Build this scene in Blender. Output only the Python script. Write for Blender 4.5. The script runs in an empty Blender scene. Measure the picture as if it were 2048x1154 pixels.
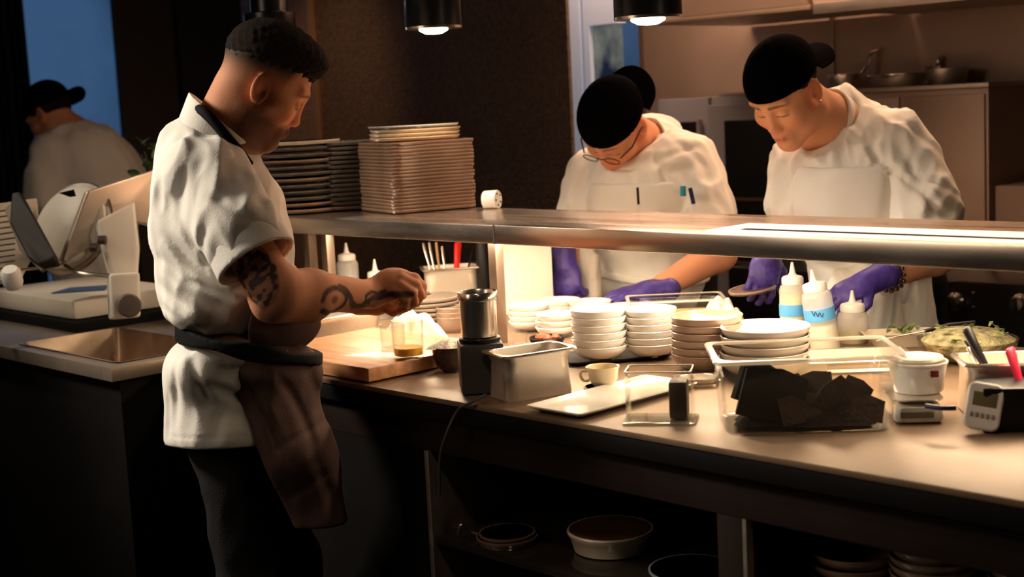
import bpy, bmesh, math, random
import numpy as np
from mathutils import Vector, Matrix, Euler
random.seed(7)
SC = bpy.context.scene
COL = SC.collection
R = math.radians

# ---------------------------------------------------------------- camera
F = 2800.0                       # focal length in pixels of a 2048 px wide frame (about 49 mm)
EYE = np.array([0, 0, 1.5])
_p = math.atan(367.5 / F); _r = .05
_u = np.array([-math.sin(_r) * math.cos(_p), math.cos(_r) * math.cos(_p), math.sin(_p)])
_x = np.array([-2722, 232, -F]); _x = _x - _u * (_x @ _u); _x = -_x / np.linalg.norm(_x)
M = np.array([_x, np.cross(_u, _x), _u])         # camera axes -> world axes
cam_d = bpy.data.cameras.new('camera'); cam = bpy.data.objects.new('camera', cam_d)
COL.objects.link(cam); SC.camera = cam
mw = Matrix.Identity(4)
for i in range(3):
    for j in range(3): mw[i][j] = M[i][j]
mw.translation = EYE
cam.matrix_world = mw
cam_d.sensor_width = 36; cam_d.lens = F / 2048 * 36
cam_d.clip_start = .05; cam_d.clip_end = 60
cam_d.dof.use_dof = True; cam_d.dof.focus_distance = 3.05; cam_d.dof.aperture_fstop = 3.5

def ray(px, py): return M @ np.array([(px - 1024) / F, (577 - py) / F, -1.])
def atz(px, py, z):
    d = ray(px, py); return EYE + (z - 1.5) / d[2] * d
def atY(px, py, y):
    d = ray(px, py); return EYE + y / d[1] * d
def atD(px, py, D): return EYE + D * ray(px, py)
def ang(a): return R(45.84 + a)                  # turn about z: local x runs to the right, a degrees away from the camera

# ---------------------------------------------------------------- world, lights, exposure
W = bpy.data.worlds.new('world'); SC.world = W; W.use_nodes = True
W.node_tree.nodes['Background'].inputs[0].default_value = (.5, .45, .5, 1)
W.node_tree.nodes['Background'].inputs[1].default_value = .006
SC.view_settings.view_transform = 'Standard'; SC.view_settings.look = 'None'
SC.view_settings.gamma = 1; SC.view_settings.use_curve_mapping = False
SC.view_settings.exposure = 0.0

def light(name, kind, loc, power, color, aim=None, **k):
    d = bpy.data.lights.new(name, kind); d.energy = power; d.color = color
    for a, b in k.items(): setattr(d, a, b)
    o = bpy.data.objects.new(name, d); COL.objects.link(o); o.location = loc
    if aim is not None:
        o.rotation_euler = (Vector(aim) - Vector(loc)).to_track_quat('-Z', 'Y').to_euler()
    return o
WARM = (1, .74, .48); WARMER = (1, .62, .36)
# ceiling spots of the kitchen (above the frame)
light('ceiling_spot_light', 'SPOT', (-4.2, .15, 2.62), 480, (1, .88, .72), (-2.75, 1.6, 1.20), spot_size=R(42), spot_blend=.7, shadow_soft_size=.28)
light('camera_side_fill', 'AREA', (-2.9, -.6, 2.1), 11, (1, .78, .58), (-2.2, 1.8, .9), size=1.1)  # unseen fill added from the camera side to lift the left cook's sleeves
light('ceiling_spot_light', 'SPOT', (-4.7, 1.0, 2.62), 70, (1, .84, .64), (-3.8, 2.1, 1.0), spot_size=R(38), spot_blend=.6, shadow_soft_size=.07)
light('ceiling_spot_light', 'SPOT', (-1.2, .8, 2.62), 30, (1, .74, .5), (-1.5, 2.1, .9), spot_size=R(60), spot_blend=.8, shadow_soft_size=.1)
light('ceiling_spot_light', 'SPOT', (-4.3, 2.75, 2.62), 48, (1, .58, .30), (-4.85, 3.62, 1.45), spot_size=R(46), spot_blend=.9, shadow_soft_size=.1)
light('kitchen_ceiling_light', 'AREA', (-2.4, 2.95, 2.6), 6, (1, .70, .48), (-2.5, 3.4, 0), size=.9)
light('back_wall_fill', 'AREA', (-3.3, 4.0, 2.35), 42, (1, .62, .40), (-3.3, 4.35, 0), shape='RECTANGLE', size=1.0, size_y=.2)  # added to brighten the ovens, no lamp seen here
light('back_wall_fill', 'AREA', (-2.0, 3.95, 2.35), 30, (1, .6, .36), (-2.2, 4.3, 0), shape='RECTANGLE', size=1.6, size_y=.2)
# heat lamp strips under the pass shelf
for k in range(4):
    light('pass_strip_light', 'AREA', (-2.95 + k * .58, 2.42, 1.166), 6.8, (1, .76, .50), (-2.95 + k * .58, 2.42, 0), shape='RECTANGLE', size=.5, size_y=.12)
light('window_daylight', 'AREA', (-6.7, 3.2, 1.9), .8, (.4, .6, 1), (-5, 3.0, 1.3), size=1.0)

# ---------------------------------------------------------------- materials
MATS = {}
def mat(name, col, rough=.5, metal=0, var=0, scale=8, bump=0, bscale=40, spec=.5, aniso=None, emit=None, es=0, coat=0, sss=0):
    if name in MATS: return MATS[name]
    m = bpy.data.materials.new(name); m.use_nodes = True; nt = m.node_tree; b = nt.nodes['Principled BSDF']
    b.inputs['Base Color'].default_value = (*col, 1); b.inputs['Roughness'].default_value = rough
    b.inputs['Metallic'].default_value = metal; b.inputs['Specular IOR Level'].default_value = spec
    if coat: b.inputs['Coat Weight'].default_value = coat; b.inputs['Coat Roughness'].default_value = .08
    if sss: b.inputs['Subsurface Weight'].default_value = sss; b.inputs['Subsurface Radius'].default_value = (.012, .004, .002); b.inputs['Subsurface Scale'].default_value = 1
    if emit: b.inputs['Emission Color'].default_value = (*emit, 1); b.inputs['Emission Strength'].default_value = es
    tc = nt.nodes.new('ShaderNodeTexCoord')
    mp = nt.nodes.new('ShaderNodeMapping'); nt.links.new(tc.outputs['Object'], mp.inputs[0])
    if aniso: mp.inputs['Scale'].default_value = aniso
    if var:
        n = nt.nodes.new('ShaderNodeTexNoise'); n.inputs['Scale'].default_value = scale; n.inputs['Detail'].default_value = 5
        nt.links.new(mp.outputs[0], n.inputs['Vector'])
        r = nt.nodes.new('ShaderNodeValToRGB')
        r.color_ramp.elements[0].position = .3; r.color_ramp.elements[1].position = .7
        r.color_ramp.elements[0].color = (*[c * (1 - var) for c in col], 1); r.color_ramp.elements[1].color = (*[min(1, c * (1 + var)) for c in col], 1)
        nt.links.new(n.outputs['Fac'], r.inputs[0]); nt.links.new(r.outputs[0], b.inputs['Base Color'])
        if metal:
            mr = nt.nodes.new('ShaderNodeMapRange'); mr.inputs['To Min'].default_value = max(.03, rough - .1); mr.inputs['To Max'].default_value = rough + .12
            nt.links.new(n.outputs['Fac'], mr.inputs[0]); nt.links.new(mr.outputs[0], b.inputs['Roughness'])
    if bump:
        n2 = nt.nodes.new('ShaderNodeTexNoise'); n2.inputs['Scale'].default_value = bscale; n2.inputs['Detail'].default_value = 4
        nt.links.new(mp.outputs[0], n2.inputs['Vector'])
        bp = nt.nodes.new('ShaderNodeBump'); bp.inputs['Strength'].default_value = bump; bp.inputs['Distance'].default_value = .01
        nt.links.new(n2.outputs['Fac'], bp.inputs['Height']); nt.links.new(bp.outputs[0], b.inputs['Normal'])
    MATS[name] = m; return m
def vcmat(name, rough, sss=0, bump=0, bscale=300, spec=.4):
    m = mat(name, (1, 1, 1), rough, bump=bump, bscale=bscale, sss=sss, spec=spec)
    a = m.node_tree.nodes.new('ShaderNodeAttribute'); a.attribute_name = 'Col'
    m.node_tree.links.new(a.outputs['Color'], m.node_tree.nodes['Principled BSDF'].inputs['Base Color']); return m
def clear(name, tint=(1, 1, 1), body=.0, bodycol=(1, 1, 1), rough=.06, ior=1.45):
    """thin clear plastic or glass: passes light, mirrors at grazing angles, with a little milky body"""
    if name in MATS: return MATS[name]
    m = bpy.data.materials.new(name); m.use_nodes = True; nt = m.node_tree; nt.nodes.clear()
    o = nt.nodes.new('ShaderNodeOutputMaterial'); t = nt.nodes.new('ShaderNodeBsdfTransparent'); t.inputs[0].default_value = (*tint, 1)
    g = nt.nodes.new('ShaderNodeBsdfGlossy'); g.inputs['Roughness'].default_value = rough
    d = nt.nodes.new('ShaderNodeBsdfDiffuse'); d.inputs[0].default_value = (*bodycol, 1)
    tl = nt.nodes.new('ShaderNodeBsdfTranslucent'); tl.inputs[0].default_value = (*bodycol, 1)
    md = nt.nodes.new('ShaderNodeMixShader'); nt.links.new(d.outputs[0], md.inputs[1]); nt.links.new(tl.outputs[0], md.inputs[2])
    lw = nt.nodes.new('ShaderNodeLayerWeight'); lw.inputs[0].default_value = .5
    pw = nt.nodes.new('ShaderNodeMath'); pw.operation = 'POWER'; pw.inputs[1].default_value = 3.5; nt.links.new(lw.outputs['Facing'], pw.inputs[0])
    f = nt.nodes.new('ShaderNodeMath'); f.operation = 'MULTIPLY_ADD'; f.inputs[1].default_value = .7; f.inputs[2].default_value = .02; nt.links.new(pw.outputs[0], f.inputs[0])
    a = nt.nodes.new('ShaderNodeMixShader'); a.inputs[0].default_value = body
    nt.links.new(t.outputs[0], a.inputs[1]); nt.links.new(md.outputs[0], a.inputs[2])
    b = nt.nodes.new('ShaderNodeMixShader'); nt.links.new(f.outputs[0], b.inputs[0]); nt.links.new(a.outputs[0], b.inputs[1]); nt.links.new(g.outputs[0], b.inputs[2])
    nt.links.new(b.outputs[0], o.inputs[0]); MATS[name] = m; return m
steel = mat('brushed steel', (.70, .64, .56), .40, .85, .05, 6, aniso=(1, 12, 12))
steel_dull = mat('dull steel', (.42, .36, .31), .42, .9, .1, 5, aniso=(1, 6, 6))
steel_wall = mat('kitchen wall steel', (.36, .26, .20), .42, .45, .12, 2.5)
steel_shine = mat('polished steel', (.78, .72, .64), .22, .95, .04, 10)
counter_m = mat('counter stone steel', (.20, .130, .082), .45, .35, .14, 9, .04, 60)
edge_m = mat('counter edge', (.006, .005, .005), .5, 0, .2, spec=.12)
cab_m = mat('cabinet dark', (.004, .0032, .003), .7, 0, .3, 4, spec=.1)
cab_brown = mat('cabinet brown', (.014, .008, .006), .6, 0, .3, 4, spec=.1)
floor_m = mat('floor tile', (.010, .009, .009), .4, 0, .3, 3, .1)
wall_dk = mat('wall dark', (.035, .026, .022), .8, 0, .2, 3)
wood_m = mat('board wood', (.50, .235, .10), .42, 0, .3, 6, .05, 60, aniso=(1, 9, 9), coat=.2)
china = mat('white china', (.80, .77, .72), .16, 0, .03, 5, coat=.4)
brownware = mat('brown stoneware', (.24, .16, .115), .32, 0, .2, 8, coat=.2)
creamware = mat('cream stoneware', (.62, .54, .42), .3, 0, .1, 8, coat=.2)
plate_dk = mat('grey stoneware', (.075, .068, .062), .2, 0, .2, 10, coat=.5)
plate_tan = mat('tan stoneware', (.17, .095, .06), .32, 0, .25, 10, coat=.2)
plate_rim = mat('plate rim glaze', (.30, .19, .125), .22, 0, .2, 10, coat=.4)
black_pl = mat('black plastic', (.007, .007, .008), .4, spec=.22)
black_mat = mat('black matte', (.004, .004, .0045), .8, spec=.1)
cloth_w = mat('white jacket cloth', (.80, .77, .71), .85, 0, .03, 6, .12, 260, spec=.1)
cloth_w2 = mat('white towel cloth', (.80, .76, .67), .9, 0, .06, 9, .3, 200, spec=.1)
cloth_br = mat('brown apron cloth', (.115, .066, .056), .8, 0, .12, 7, .15, 240, spec=.15)
cloth_bk = mat('black trouser cloth', (.010, .009, .010), .85, 0, .3, 5, .15, 200, spec=.15)
cloth_cap = mat('black cap cloth', (.0012, .0012, .0014), .95, 0, .2, 30, .3, 400, spec=.01)
glove_m = mat('purple nitrile', (.055, .032, .24), .42, 0, .12, 20, .25, 60)
skin_m = vcmat('skin', .6, .10, .08, 350, spec=.14)
hair_m = mat('short dark hair', (.014, .008, .0055), .8, 0, .4, 120, .6, 500, spec=.12)
white_pl = mat('white plastic', (.80, .78, .74), .35)
milky = clear('milky plastic', (.95, .95, .95), .55, (.92, .90, .86), .2)
clear_pl = clear('clear plastic', (.975, .97, .95), .004, (.85, .82, .78), .07)
glass = clear('drinking glass', (.97, .96, .93), .03, (.9, .9, .9), .03, 1.5)
enamel = mat('grey white enamel', (.62, .57, .49), .5, 0, .05, 4)

# ---------------------------------------------------------------- helpers
def link(name, verts, faces, m, parent=None, smooth=True, loc=(0, 0, 0), rz=0, auto=40):
    me = bpy.data.meshes.new(name); me.from_pydata([tuple(v) for v in verts], [], [tuple(f) for f in faces]); me.update()
    if smooth: me.polygons.foreach_set('use_smooth', [True] * len(me.polygons))
    for mm in (m if isinstance(m, (list, tuple)) else [m]): me.materials.append(mm)
    if smooth and auto:
        me.set_sharp_from_angle(angle=R(auto))
    o = bpy.data.objects.new(name, me); COL.objects.link(o); o.location = loc; o.rotation_euler = (0, 0, rz)
    if parent: o.parent = parent
    return o
class B:
    """collects shapes for one mesh"""
    def __init__(s): s.v = []; s.f = []; s.mi = []
    def add(s, v, f, mi=0):
        n = len(s.v); s.v += [tuple(p) for p in v]; s.f += [tuple(i + n for i in q) for q in f]; s.mi += [mi] * len(f); return s
    def box(s, a, b, bev=0, mi=0, rot=None, c=None):
        bm = bmesh.new(); bmesh.ops.create_cube(bm, size=1)
        sx, sy, sz = [b[i] - a[i] for i in range(3)]
        for v in bm.verts: v.co = Vector((v.co.x * sx, v.co.y * sy, v.co.z * sz))
        if bev: bmesh.ops.bevel(bm, geom=bm.edges[:], offset=min(bev, .49 * min(abs(sx), abs(sy), abs(sz))), segments=2, affect='EDGES', profile=.6)
        cc = Vector([(a[i] + b[i]) / 2 for i in range(3)])
        for v in bm.verts:
            if rot: v.co = rot @ v.co
            v.co = v.co + cc
        bm.verts.index_update(); s.add([v.co.copy() for v in bm.verts], [[v.index for v in f.verts] for f in bm.faces], mi); bm.free(); return s
    def lathe(s, prof, n=40, c=(0, 0, 0), mi=0, axis=None, wob=0):
        v = []; f = []
        for (r, z) in prof:
            for k in range(n):
                t = 2 * math.pi * k / n; rr = r * (1 + wob * math.sin(3 * t + z * 20))
                v.append(Vector((rr * math.cos(t), rr * math.sin(t), z)))
        for i in range(len(prof) - 1):
            for k in range(n):
                k2 = (k + 1) % n
                f.append((i * n + k, i * n + k2, (i + 1) * n + k2, (i + 1) * n + k))
        if prof[0][0] > 1e-5: f.append(tuple(reversed(range(n))))
        if prof[-1][0] > 1e-5: f.append(tuple(range((len(prof) - 1) * n, len(prof) * n)))
        if axis is not None:
            q = Vector((0, 0, 1)).rotation_difference(Vector(axis).normalized())
            v = [q @ p for p in v]
        return s.add([p + Vector(c) for p in v], f, mi)
    def loft(s, prof, n=6, c=(0, 0, 0), mi=0, cap0=True, cap1=True, rz=0):
        """stack of rounded rectangles (half w, half d, corner r, z [,dx,dy])"""
        v = []; f = []; N = 4 * n; cs = math.cos(rz); sn = math.sin(rz)
        for q in prof:
            hw, hd, r, z = q[:4]; dx, dy = (q[4], q[5]) if len(q) > 5 else (0, 0)
            r = min(r, hw * .999, hd * .999)
            for ci, (sx, sy) in enumerate(((1, 1), (-1, 1), (-1, -1), (1, -1))):
                for k in range(n):
                    t = math.pi / 2 * (ci + k / (n - 1))
                    x = sx * (hw - r) + r * math.cos(t) + dx; y = sy * (hd - r) + r * math.sin(t) + dy
                    v.append((c[0] + x * cs - y * sn, c[1] + x * sn + y * cs, c[2] + z))
        for i in range(len(prof) - 1):
            for k in range(N):
                k2 = (k + 1) % N; f.append((i * N + k, i * N + k2, (i + 1) * N + k2, (i + 1) * N + k))
        if cap0: f.append(tuple(reversed(range(N))))
        if cap1: f.append(tuple(range((len(prof) - 1) * N, len(prof) * N)))
        return s.add(v, f, mi)
    def tube(s, pts, r, n=10, mi=0, flat=1.0):
        pts = [Vector(p) for p in pts]; rr = r if isinstance(r, (list, tuple)) else [r] * len(pts)
        v = []; f = []; up = Vector((0, 0, 1)); prev = None
        for i, p in enumerate(pts):
            t = (pts[min(i + 1, len(pts) - 1)] - pts[max(i - 1, 0)]).normalized()
            a = prev if prev is not None else (up if abs(t.z) < .9 else Vector((1, 0, 0)))
            a = (a - t * a.dot(t)).normalized(); prev = a; b = t.cross(a)
            for k in range(n):
                th = 2 * math.pi * k / n; v.append(p + a * math.cos(th) * rr[i] * flat + b * math.sin(th) * rr[i])
        for i in range(len(pts) - 1):
            for k in range(n):
                k2 = (k + 1) % n; f.append((i * n + k, i * n + k2, (i + 1) * n + k2, (i + 1) * n + k))
        f.append(tuple(reversed(range(n)))); f.append(tuple(range((len(pts) - 1) * n, len(pts) * n)))
        return s.add(v, f, mi)
    def slab(s, outline, z0, z1, mi=0):
        n = len(outline); v = [(x, y, z0) for x, y in outline] + [(x, y, z1) for x, y in outline]
        f = [tuple(reversed(range(n))), tuple(range(n, 2 * n))] + [(k, (k + 1) % n, n + (k + 1) % n, n + k) for k in range(n)]
        return s.add(v, f, mi)
    def out(s, name, m, parent=None, loc=(0, 0, 0), rz=0, smooth=True, auto=40):
        o = link(name, s.v, s.f, m, parent, smooth, loc, rz, auto)
        if any(s.mi): o.data.polygons.foreach_set('material_index', s.mi)
        return o
def curve(pts, n=12):
    """Catmull-Rom through points"""
    P = [Vector(p) for p in pts]; P = [2 * P[0] - P[1]] + P + [2 * P[-1] - P[-2]]; o = []
    for i in range(1, len(P) - 2):
        for k in range(n):
            t = k / n; a, b, c, d = P[i - 1:i + 3]
            o.append(.5 * (2 * b + (c - a) * t + (2 * a - 5 * b + 4 * c - d) * t * t + (-a + 3 * b - 3 * c + d) * t ** 3))
    o.append(P[-2]); return o
def tag(o, label, cat, group=None):
    o['label'] = label; o['category'] = cat
    if group: o['group'] = group
    return o
def thing(name, label, cat, loc=(0, 0, 0), rz=0, group=None):
    o = bpy.data.objects.new(name, None); COL.objects.link(o); o.empty_display_size = .05
    o.location = Vector([float(c) for c in loc]); o.rotation_euler = (0, 0, rz); return tag(o, label, cat, group)
def struct(o): o['kind'] = 'structure'; return o
def copy(o, parent=None):
    c = o.copy(); COL.objects.link(c)
    if parent: c.parent = parent
    for ch in list(o.children): copy(ch, c)
    return c
ORD = ['topmost', 'second', 'third', 'fourth', 'fifth', 'sixth', 'seventh', 'eighth', 'ninth', 'tenth', 'eleventh', 'twelfth', 'thirteenth', 'fourteenth', 'fifteenth', 'sixteenth', 'seventeenth', 'eighteenth', 'nineteenth', 'twentieth', 'twenty-first', 'twenty-second']
def nth(i, n): return 'lowest' if i == n - 1 and n > 1 else ('topmost' if i == 0 else ORD[i] + ' from the top')

# ---------------------------------------------------------------- the room
struct(B().box((-9, -1, -.1), (2, 7, 0)).out('floor', floor_m))
struct(B().box((-9, -1, 2.75), (2, 7, 2.85)).out('ceiling', wall_dk))
CT = .9
# stainless kitchen wall at the back, panelled
wy = 4.62
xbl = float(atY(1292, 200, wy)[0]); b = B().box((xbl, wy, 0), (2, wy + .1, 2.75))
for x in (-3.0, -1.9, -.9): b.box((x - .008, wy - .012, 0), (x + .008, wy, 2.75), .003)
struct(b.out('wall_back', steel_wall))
struct(B().box((xbl - .02, wy - .01, 0), (xbl, wy + .1, 2.75)).out('trim_1', mat('corner trim', (.10, .065, .045), .5)))
# speckled brown wall behind the pass
sp = mat('speckled brown wall', (.060, .035, .022), .6, 0, .45, 60, .5, 90)
x_r = float(atY(1140, 200, 3.62)[0]); x_l = float(atY(640, 200, 3.62)[0])
struct(B().box((x_l, 3.62, 0), (x_r, 3.635, 2.75)).out('wall_centre', sp))
struct(B().box((x_l - .022, 3.60, 0), (x_l, 3.74, 2.75), .003).out('trim_2', mat('brass strip', (.30, .17, .09), .35, .6)))
struct(B().box((x_l - .55, 3.62, 0), (x_l - .022, 3.74, 2.75)).out('wall_centre_left', mat('speckled brown wall b', (.12, .07, .042), .6, 0, .3, 50, .3, 90)))
XL = -7.2
def yat(px, x=XL, py=250): d = ray(px, py); return float(d[1] * x / d[0])
struct(B().box((XL - .1, yat(246), 0), (XL, 7, 2.75)).out('wall_left', mat('dark brown wall', (.030, .018, .012), .8, 0, .2, 3)))
struct(B().box((XL, yat(362), 0), (XL + .05, yat(560), 2.75)).out('wall_left_panel', mat('black wall panel', (.008, .006, .005), .8)))
struct(B().box((-9.1, -1, 0), (-9, 5.65, 2.75)).out('wall_far_left', wall_dk))
struct(B().box((-9, 6.9, 0), (2, 7, 2.75)).out('wall_far', wall_dk))
# doorway beside the brown wall: frame with blue light put in as glow, frosted pane, blue light beyond
fr = mat('blue grey frame', (.16, .20, .27), .5, 0, .1, 3, emit=(.10, .15, .24), es=0)
def blueglow(name, c0, c1, st, sc=(1, 1, 1), vec='Object'):
    m = bpy.data.materials.new(name); m.use_nodes = True; nt = m.node_tree; nt.nodes.clear()
    o = nt.nodes.new('ShaderNodeOutputMaterial'); e = nt.nodes.new('ShaderNodeEmission'); e.inputs[1].default_value = st
    n = nt.nodes.new('ShaderNodeTexNoise'); n.inputs['Scale'].default_value = 6; n.inputs['Detail'].default_value = 6
    tc = nt.nodes.new('ShaderNodeTexCoord'); mp = nt.nodes.new('ShaderNodeMapping'); mp.inputs['Scale'].default_value = sc
    r = nt.nodes.new('ShaderNodeValToRGB'); r.color_ramp.elements[0].position = .35; r.color_ramp.elements[1].position = .65
    r.color_ramp.elements[0].color = (*c0, 1); r.color_ramp.elements[1].color = (*c1, 1)
    for a, c in ((tc.outputs['Object'], mp.inputs[0]), (mp.outputs[0], n.inputs['Vector']), (n.outputs['Fac'], r.inputs[0]), (r.outputs[0], e.inputs[0]), (e.outputs[0], o.inputs[0])): nt.links.new(a, c)
    return m
def xat(px, y, py=200): return float(atY(px, py, y)[0])
yd = 4.1
w = B()
w.box((xat(1141, yd), yd, 0), (xat(1166, yd), yd + .05, 2.75)); w.box((xat(1172, yd), yd, 0), (xat(1184, yd), yd + .05, 2.75))
w.box((xat(1166, yd), yd + .02, 0), (xat(1172, yd), yd + .05, 2.75), mi=1); w.box((xat(1184, yd), yd, 1.79), (xat(1240, yd), yd + .05, 2.75))
win = struct(w.out('window_1', [mat('glowing frame', (.30, .34, .42), .5, emit=(.13, .17, .24), es=.55), wall_dk]))
B().box((xat(1184, yd), yd + .02, .0), (xat(1240, yd), yd + .03, 1.79)).out('pane', blueglow('frosted lit pane', (.008, .016, .035), (.20, .20, .165), .95, (1.5, 1, 1)), win)
struct(B().box((xat(1200, 5.5), 5.5, 0), (xat(1330, 5.5), 5.55, 2.75)).out('blue_lit_wall', blueglow('blue wall glow', (.030, .060, .13), (.06, .11, .20), .8, (.3, 1, .3))))  # wall past the passage, its blue light put in as glow
# dusk window on the far left with a dark curtain beside it
yw = 5.5
wl = B().box((XL - .06, yat(40), 0), (XL - .03, yat(246), 2.75))
w2 = struct(wl.out('window_3', blueglow('dusk blue window', (.010, .022, .050), (.038, .090, .19), .95, (.12, .16, .10))))
cur = []
x0 = yat(-80, XL + .05); x1 = yat(62, XL + .05)
n = 60; v = []; f = []
for i in range(n + 1):
    x = XL + .06 + .035 * math.sin(i * .9) + .012 * math.sin(i * 2.3); y = x0 + (x1 - x0) * i / n
    v += [(x, y, .01), (x, y, 2.74), (x + .012, y, .01), (x + .012, y, 2.74)]
for i in range(n):
    a = 4 * i; f += [(a, a + 4, a + 5, a + 1), (a + 2, a + 3, a + 7, a + 6), (a + 1, a + 5, a + 7, a + 3), (a, a + 2, a + 6, a + 4)]
tag(link('curtain', v, f, mat('slate curtain', (.02, .022, .028), .9)), 'dark slate curtain hanging beside the dusky blue window', 'curtain')

# ---------------------------------------------------------------- hood, ovens, cabinet
h = thing('extractor_hood', 'brown-lit stainless extractor hood over the back kitchen wall', 'extractor hood', (-2.66, 4.3, 1.75))
b = B()
hx = float(atY(1630, 28, 4.0)[0])
y0 = 4.0
def prism(pts, m, nm, par):  # points in world, loc relative to parent
    pass
# canopy: a shallow funnel with an inner corner, its near lip a thin fold
hl = (float(hx) + 2.66)
b.add([(hl, -.3, .0), (3.2, -.3, 0), (3.2, .3, 0), (hl, .3, 0), (hl - 0.02, -.3, .1), (3.2, -.3, .1), (3.2, .3, .9), (hl - .02, .3, .9)],
      [(0, 1, 5, 4), (4, 5, 6, 7), (0, 4, 7, 3), (3, 7, 6, 2), (1, 2, 6, 5), (0, 3, 2, 1)])
b.out('canopy', steel_wall, h)
b = B(); b.box((-.72, -.3, .012), (hl - .02, .3, .03), .004); b.box((-.72, -.3, .03), (hl - .03, -.26, .9)); b.out('side_canopy', steel_wall, h)
B().box((hl, -.312, -.006), (3.2, -.3, .03), .003).out('lip', steel_dull, h)

def oven(name, label, px0, px1, loc, wd, handle):
    t = thing(name, label, 'oven', loc)
    B().box((0, 0, 0), (wd, .28, 1.49), .006).out('body', mat('oven steel', (.26, .25, .27), .45, .4, .1, 3), t)
    return t
oy = 4.3
ox0 = float(atY(1316, 230, oy)[0]); ox1 = float(atY(1423, 230, oy)[0]); ox2 = float(atY(1640, 230, oy)[0])
o1 = oven('combi_oven_controls', 'steel combi oven control column with black screen and red badge', 0, 0, (ox0, oy, 0), ox1 - ox0 - .012, 0)
wd = ox1 - ox0
B().box((.03, -.012, .98), (wd - .05, 0, 1.40), .004).out('control_screen', mat('oven black glass', (.004, .004, .005), .15), o1)
B().box((wd - .052, -.03, .55), (wd - .040, -.005, 1.41), .004).out('handle_rail', steel_dull, o1)
bd = B().box((.045, -.017, 1.29), (wd - .068, -.012, 1.345), .002).out('badge', mat('badge grey', (.16, .13, .13), .5), o1)
B().box((.055, -.020, 1.303), (wd - .078, -.017, 1.332), .001).out('badge_print', mat('badge red', (.20, .02, .02), .5), bd)
o2 = oven('combi_oven', 'steel combi oven with tall dark glass door behind the right cook', 0, 0, (ox1, oy, 0), ox2 - ox1, 0)
wd2 = ox2 - ox1
dr = B().box((.004, -.03, .30), (wd2 - .01, 0, 1.46), .006).out('door', mat('oven door steel', (.26, .245, .25), .45, .5, .1, 3), o2)
B().box((.085, -.036, .38), (wd2 - .08, -.028, 1.40), .003).out('door_glass', mat('oven door glass', (.004, .006, .006), .12, 0, .3, 4), dr)
for k in range(3): B().box((.10, -.0365, .62 + k * .24), (wd2 - .12, -.034, .632 + k * .24)).out('rack_glint', mat('rack glint', (.10, .06, .035), .4, .5), dr)
B().tube([(.03, -.05, .62), (.03, -.07, .66), (.03, -.07, 1.2), (.03, -.05, 1.24)], .008).out('door_handle', steel_dull, dr)
B().box((.02, .02, 1.49), (.16, .12, 1.503), .003).out('vent_cover', steel_dull, o2)
cx0 = ox2 + .02; cx1 = float(atY(1977, 165, 4.3)[0])
cb = thing('steel_cabinet', 'brushed steel cabinet with frying pans resting on top', 'cabinet', (cx0, 4.3, 0))
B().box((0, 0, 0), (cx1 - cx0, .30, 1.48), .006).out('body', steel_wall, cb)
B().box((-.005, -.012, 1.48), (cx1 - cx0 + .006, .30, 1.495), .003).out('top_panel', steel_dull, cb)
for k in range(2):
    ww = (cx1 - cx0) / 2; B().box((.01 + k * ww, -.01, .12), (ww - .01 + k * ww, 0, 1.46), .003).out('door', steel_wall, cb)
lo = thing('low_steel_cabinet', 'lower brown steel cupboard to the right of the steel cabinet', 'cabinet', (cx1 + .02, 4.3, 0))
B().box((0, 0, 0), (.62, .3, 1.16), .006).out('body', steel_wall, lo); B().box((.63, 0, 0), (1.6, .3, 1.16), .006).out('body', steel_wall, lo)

# range with knobs
rx0 = float(atY(1868, 600, 3.72)[0])
rg = thing('cooking_range', 'black cooking range front with shiny control knobs', 'cooking range', (rx0 - .75, 3.72, 0))
B().box((0, 0, 0), (2.2, .5, .93), .008).out('body', mat('range black', (.008, .007, .007), .25), rg)
for px, py in ((1905, 605), (2036, 608), (2120, 612)):
    p = atY(px, py, 3.70) - np.array([rx0 - .75, 3.72, 0])
    kk = B().lathe([(0, 0), (.026, 0), (.028, .006), (.020, .010), (.019, .034), (0, .036)], 24, (p[0], 0, p[2]), axis=(0, -1, 0)).out('knob', mat('knob chrome', (.30, .27, .25), .15, .9), rg)
    B().box((p[0] - .004, -.042, p[2] - .019), (p[0] + .004, -.034, p[2] + .019), .002).out('knob_grip', black_pl, kk)
    B().lathe([(0, 0), (.004, 0), (.004, .004), (0, .005)], 12, (p[0] + .055, 0, p[2] + .03), axis=(0, -1, 0)).out('indicator_lamp', steel_shine, rg)
    B().lathe([(0, 0), (.004, 0), (.004, .004), (0, .005)], 12, (p[0] + .055, 0, p[2] - .012), axis=(0, -1, 0)).out('indicator_lamp', steel_shine, rg)

# pans on the cabinet
zt = 1.495
def pan(name, label, loc, r, hgt, a, hl, rise, tip=0, m=steel_shine, grp=None):
    t = thing(name, label, 'pan', loc, a, grp)
    B().lathe([(0, 0), (r * .82, 0), (r * .9, .006), (r, hgt), (r + .006, hgt + .001), (r + .006, hgt + .004), (r - .002, hgt + .003), (r * .88, .009), (r * .8, .004), (0, .004)], 48).out('pan_bowl', m, t)
    B().tube(curve([(r - .005, 0, hgt * .8), (r + .04, 0, hgt + rise * .3), (r + hl * .6, 0, hgt + rise * .8), (r + hl, 0, hgt + rise)], 6), [.007 + .005 * min(1, k / 12) for k in range(19)], 10, flat=.6).out('handle', m, t)
    for s in (-1, 1): B().lathe([(0, 0), (.004, 0), (.003, .003), (0, .004)], 8, (r - .012, s * .008, hgt * .75), axis=(-1, 0, 0)).out('rivet', m, t)
    return t
P = atY(1800, 160, 4.42)
pan('frying_pan', 'shallow steel frying pan with raised handle on the steel cabinet', (P[0], 4.44, zt), .118, .040, ang(25), .06, .055, m=steel_shine)
P = atY(1680, 165, 4.42)
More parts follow.
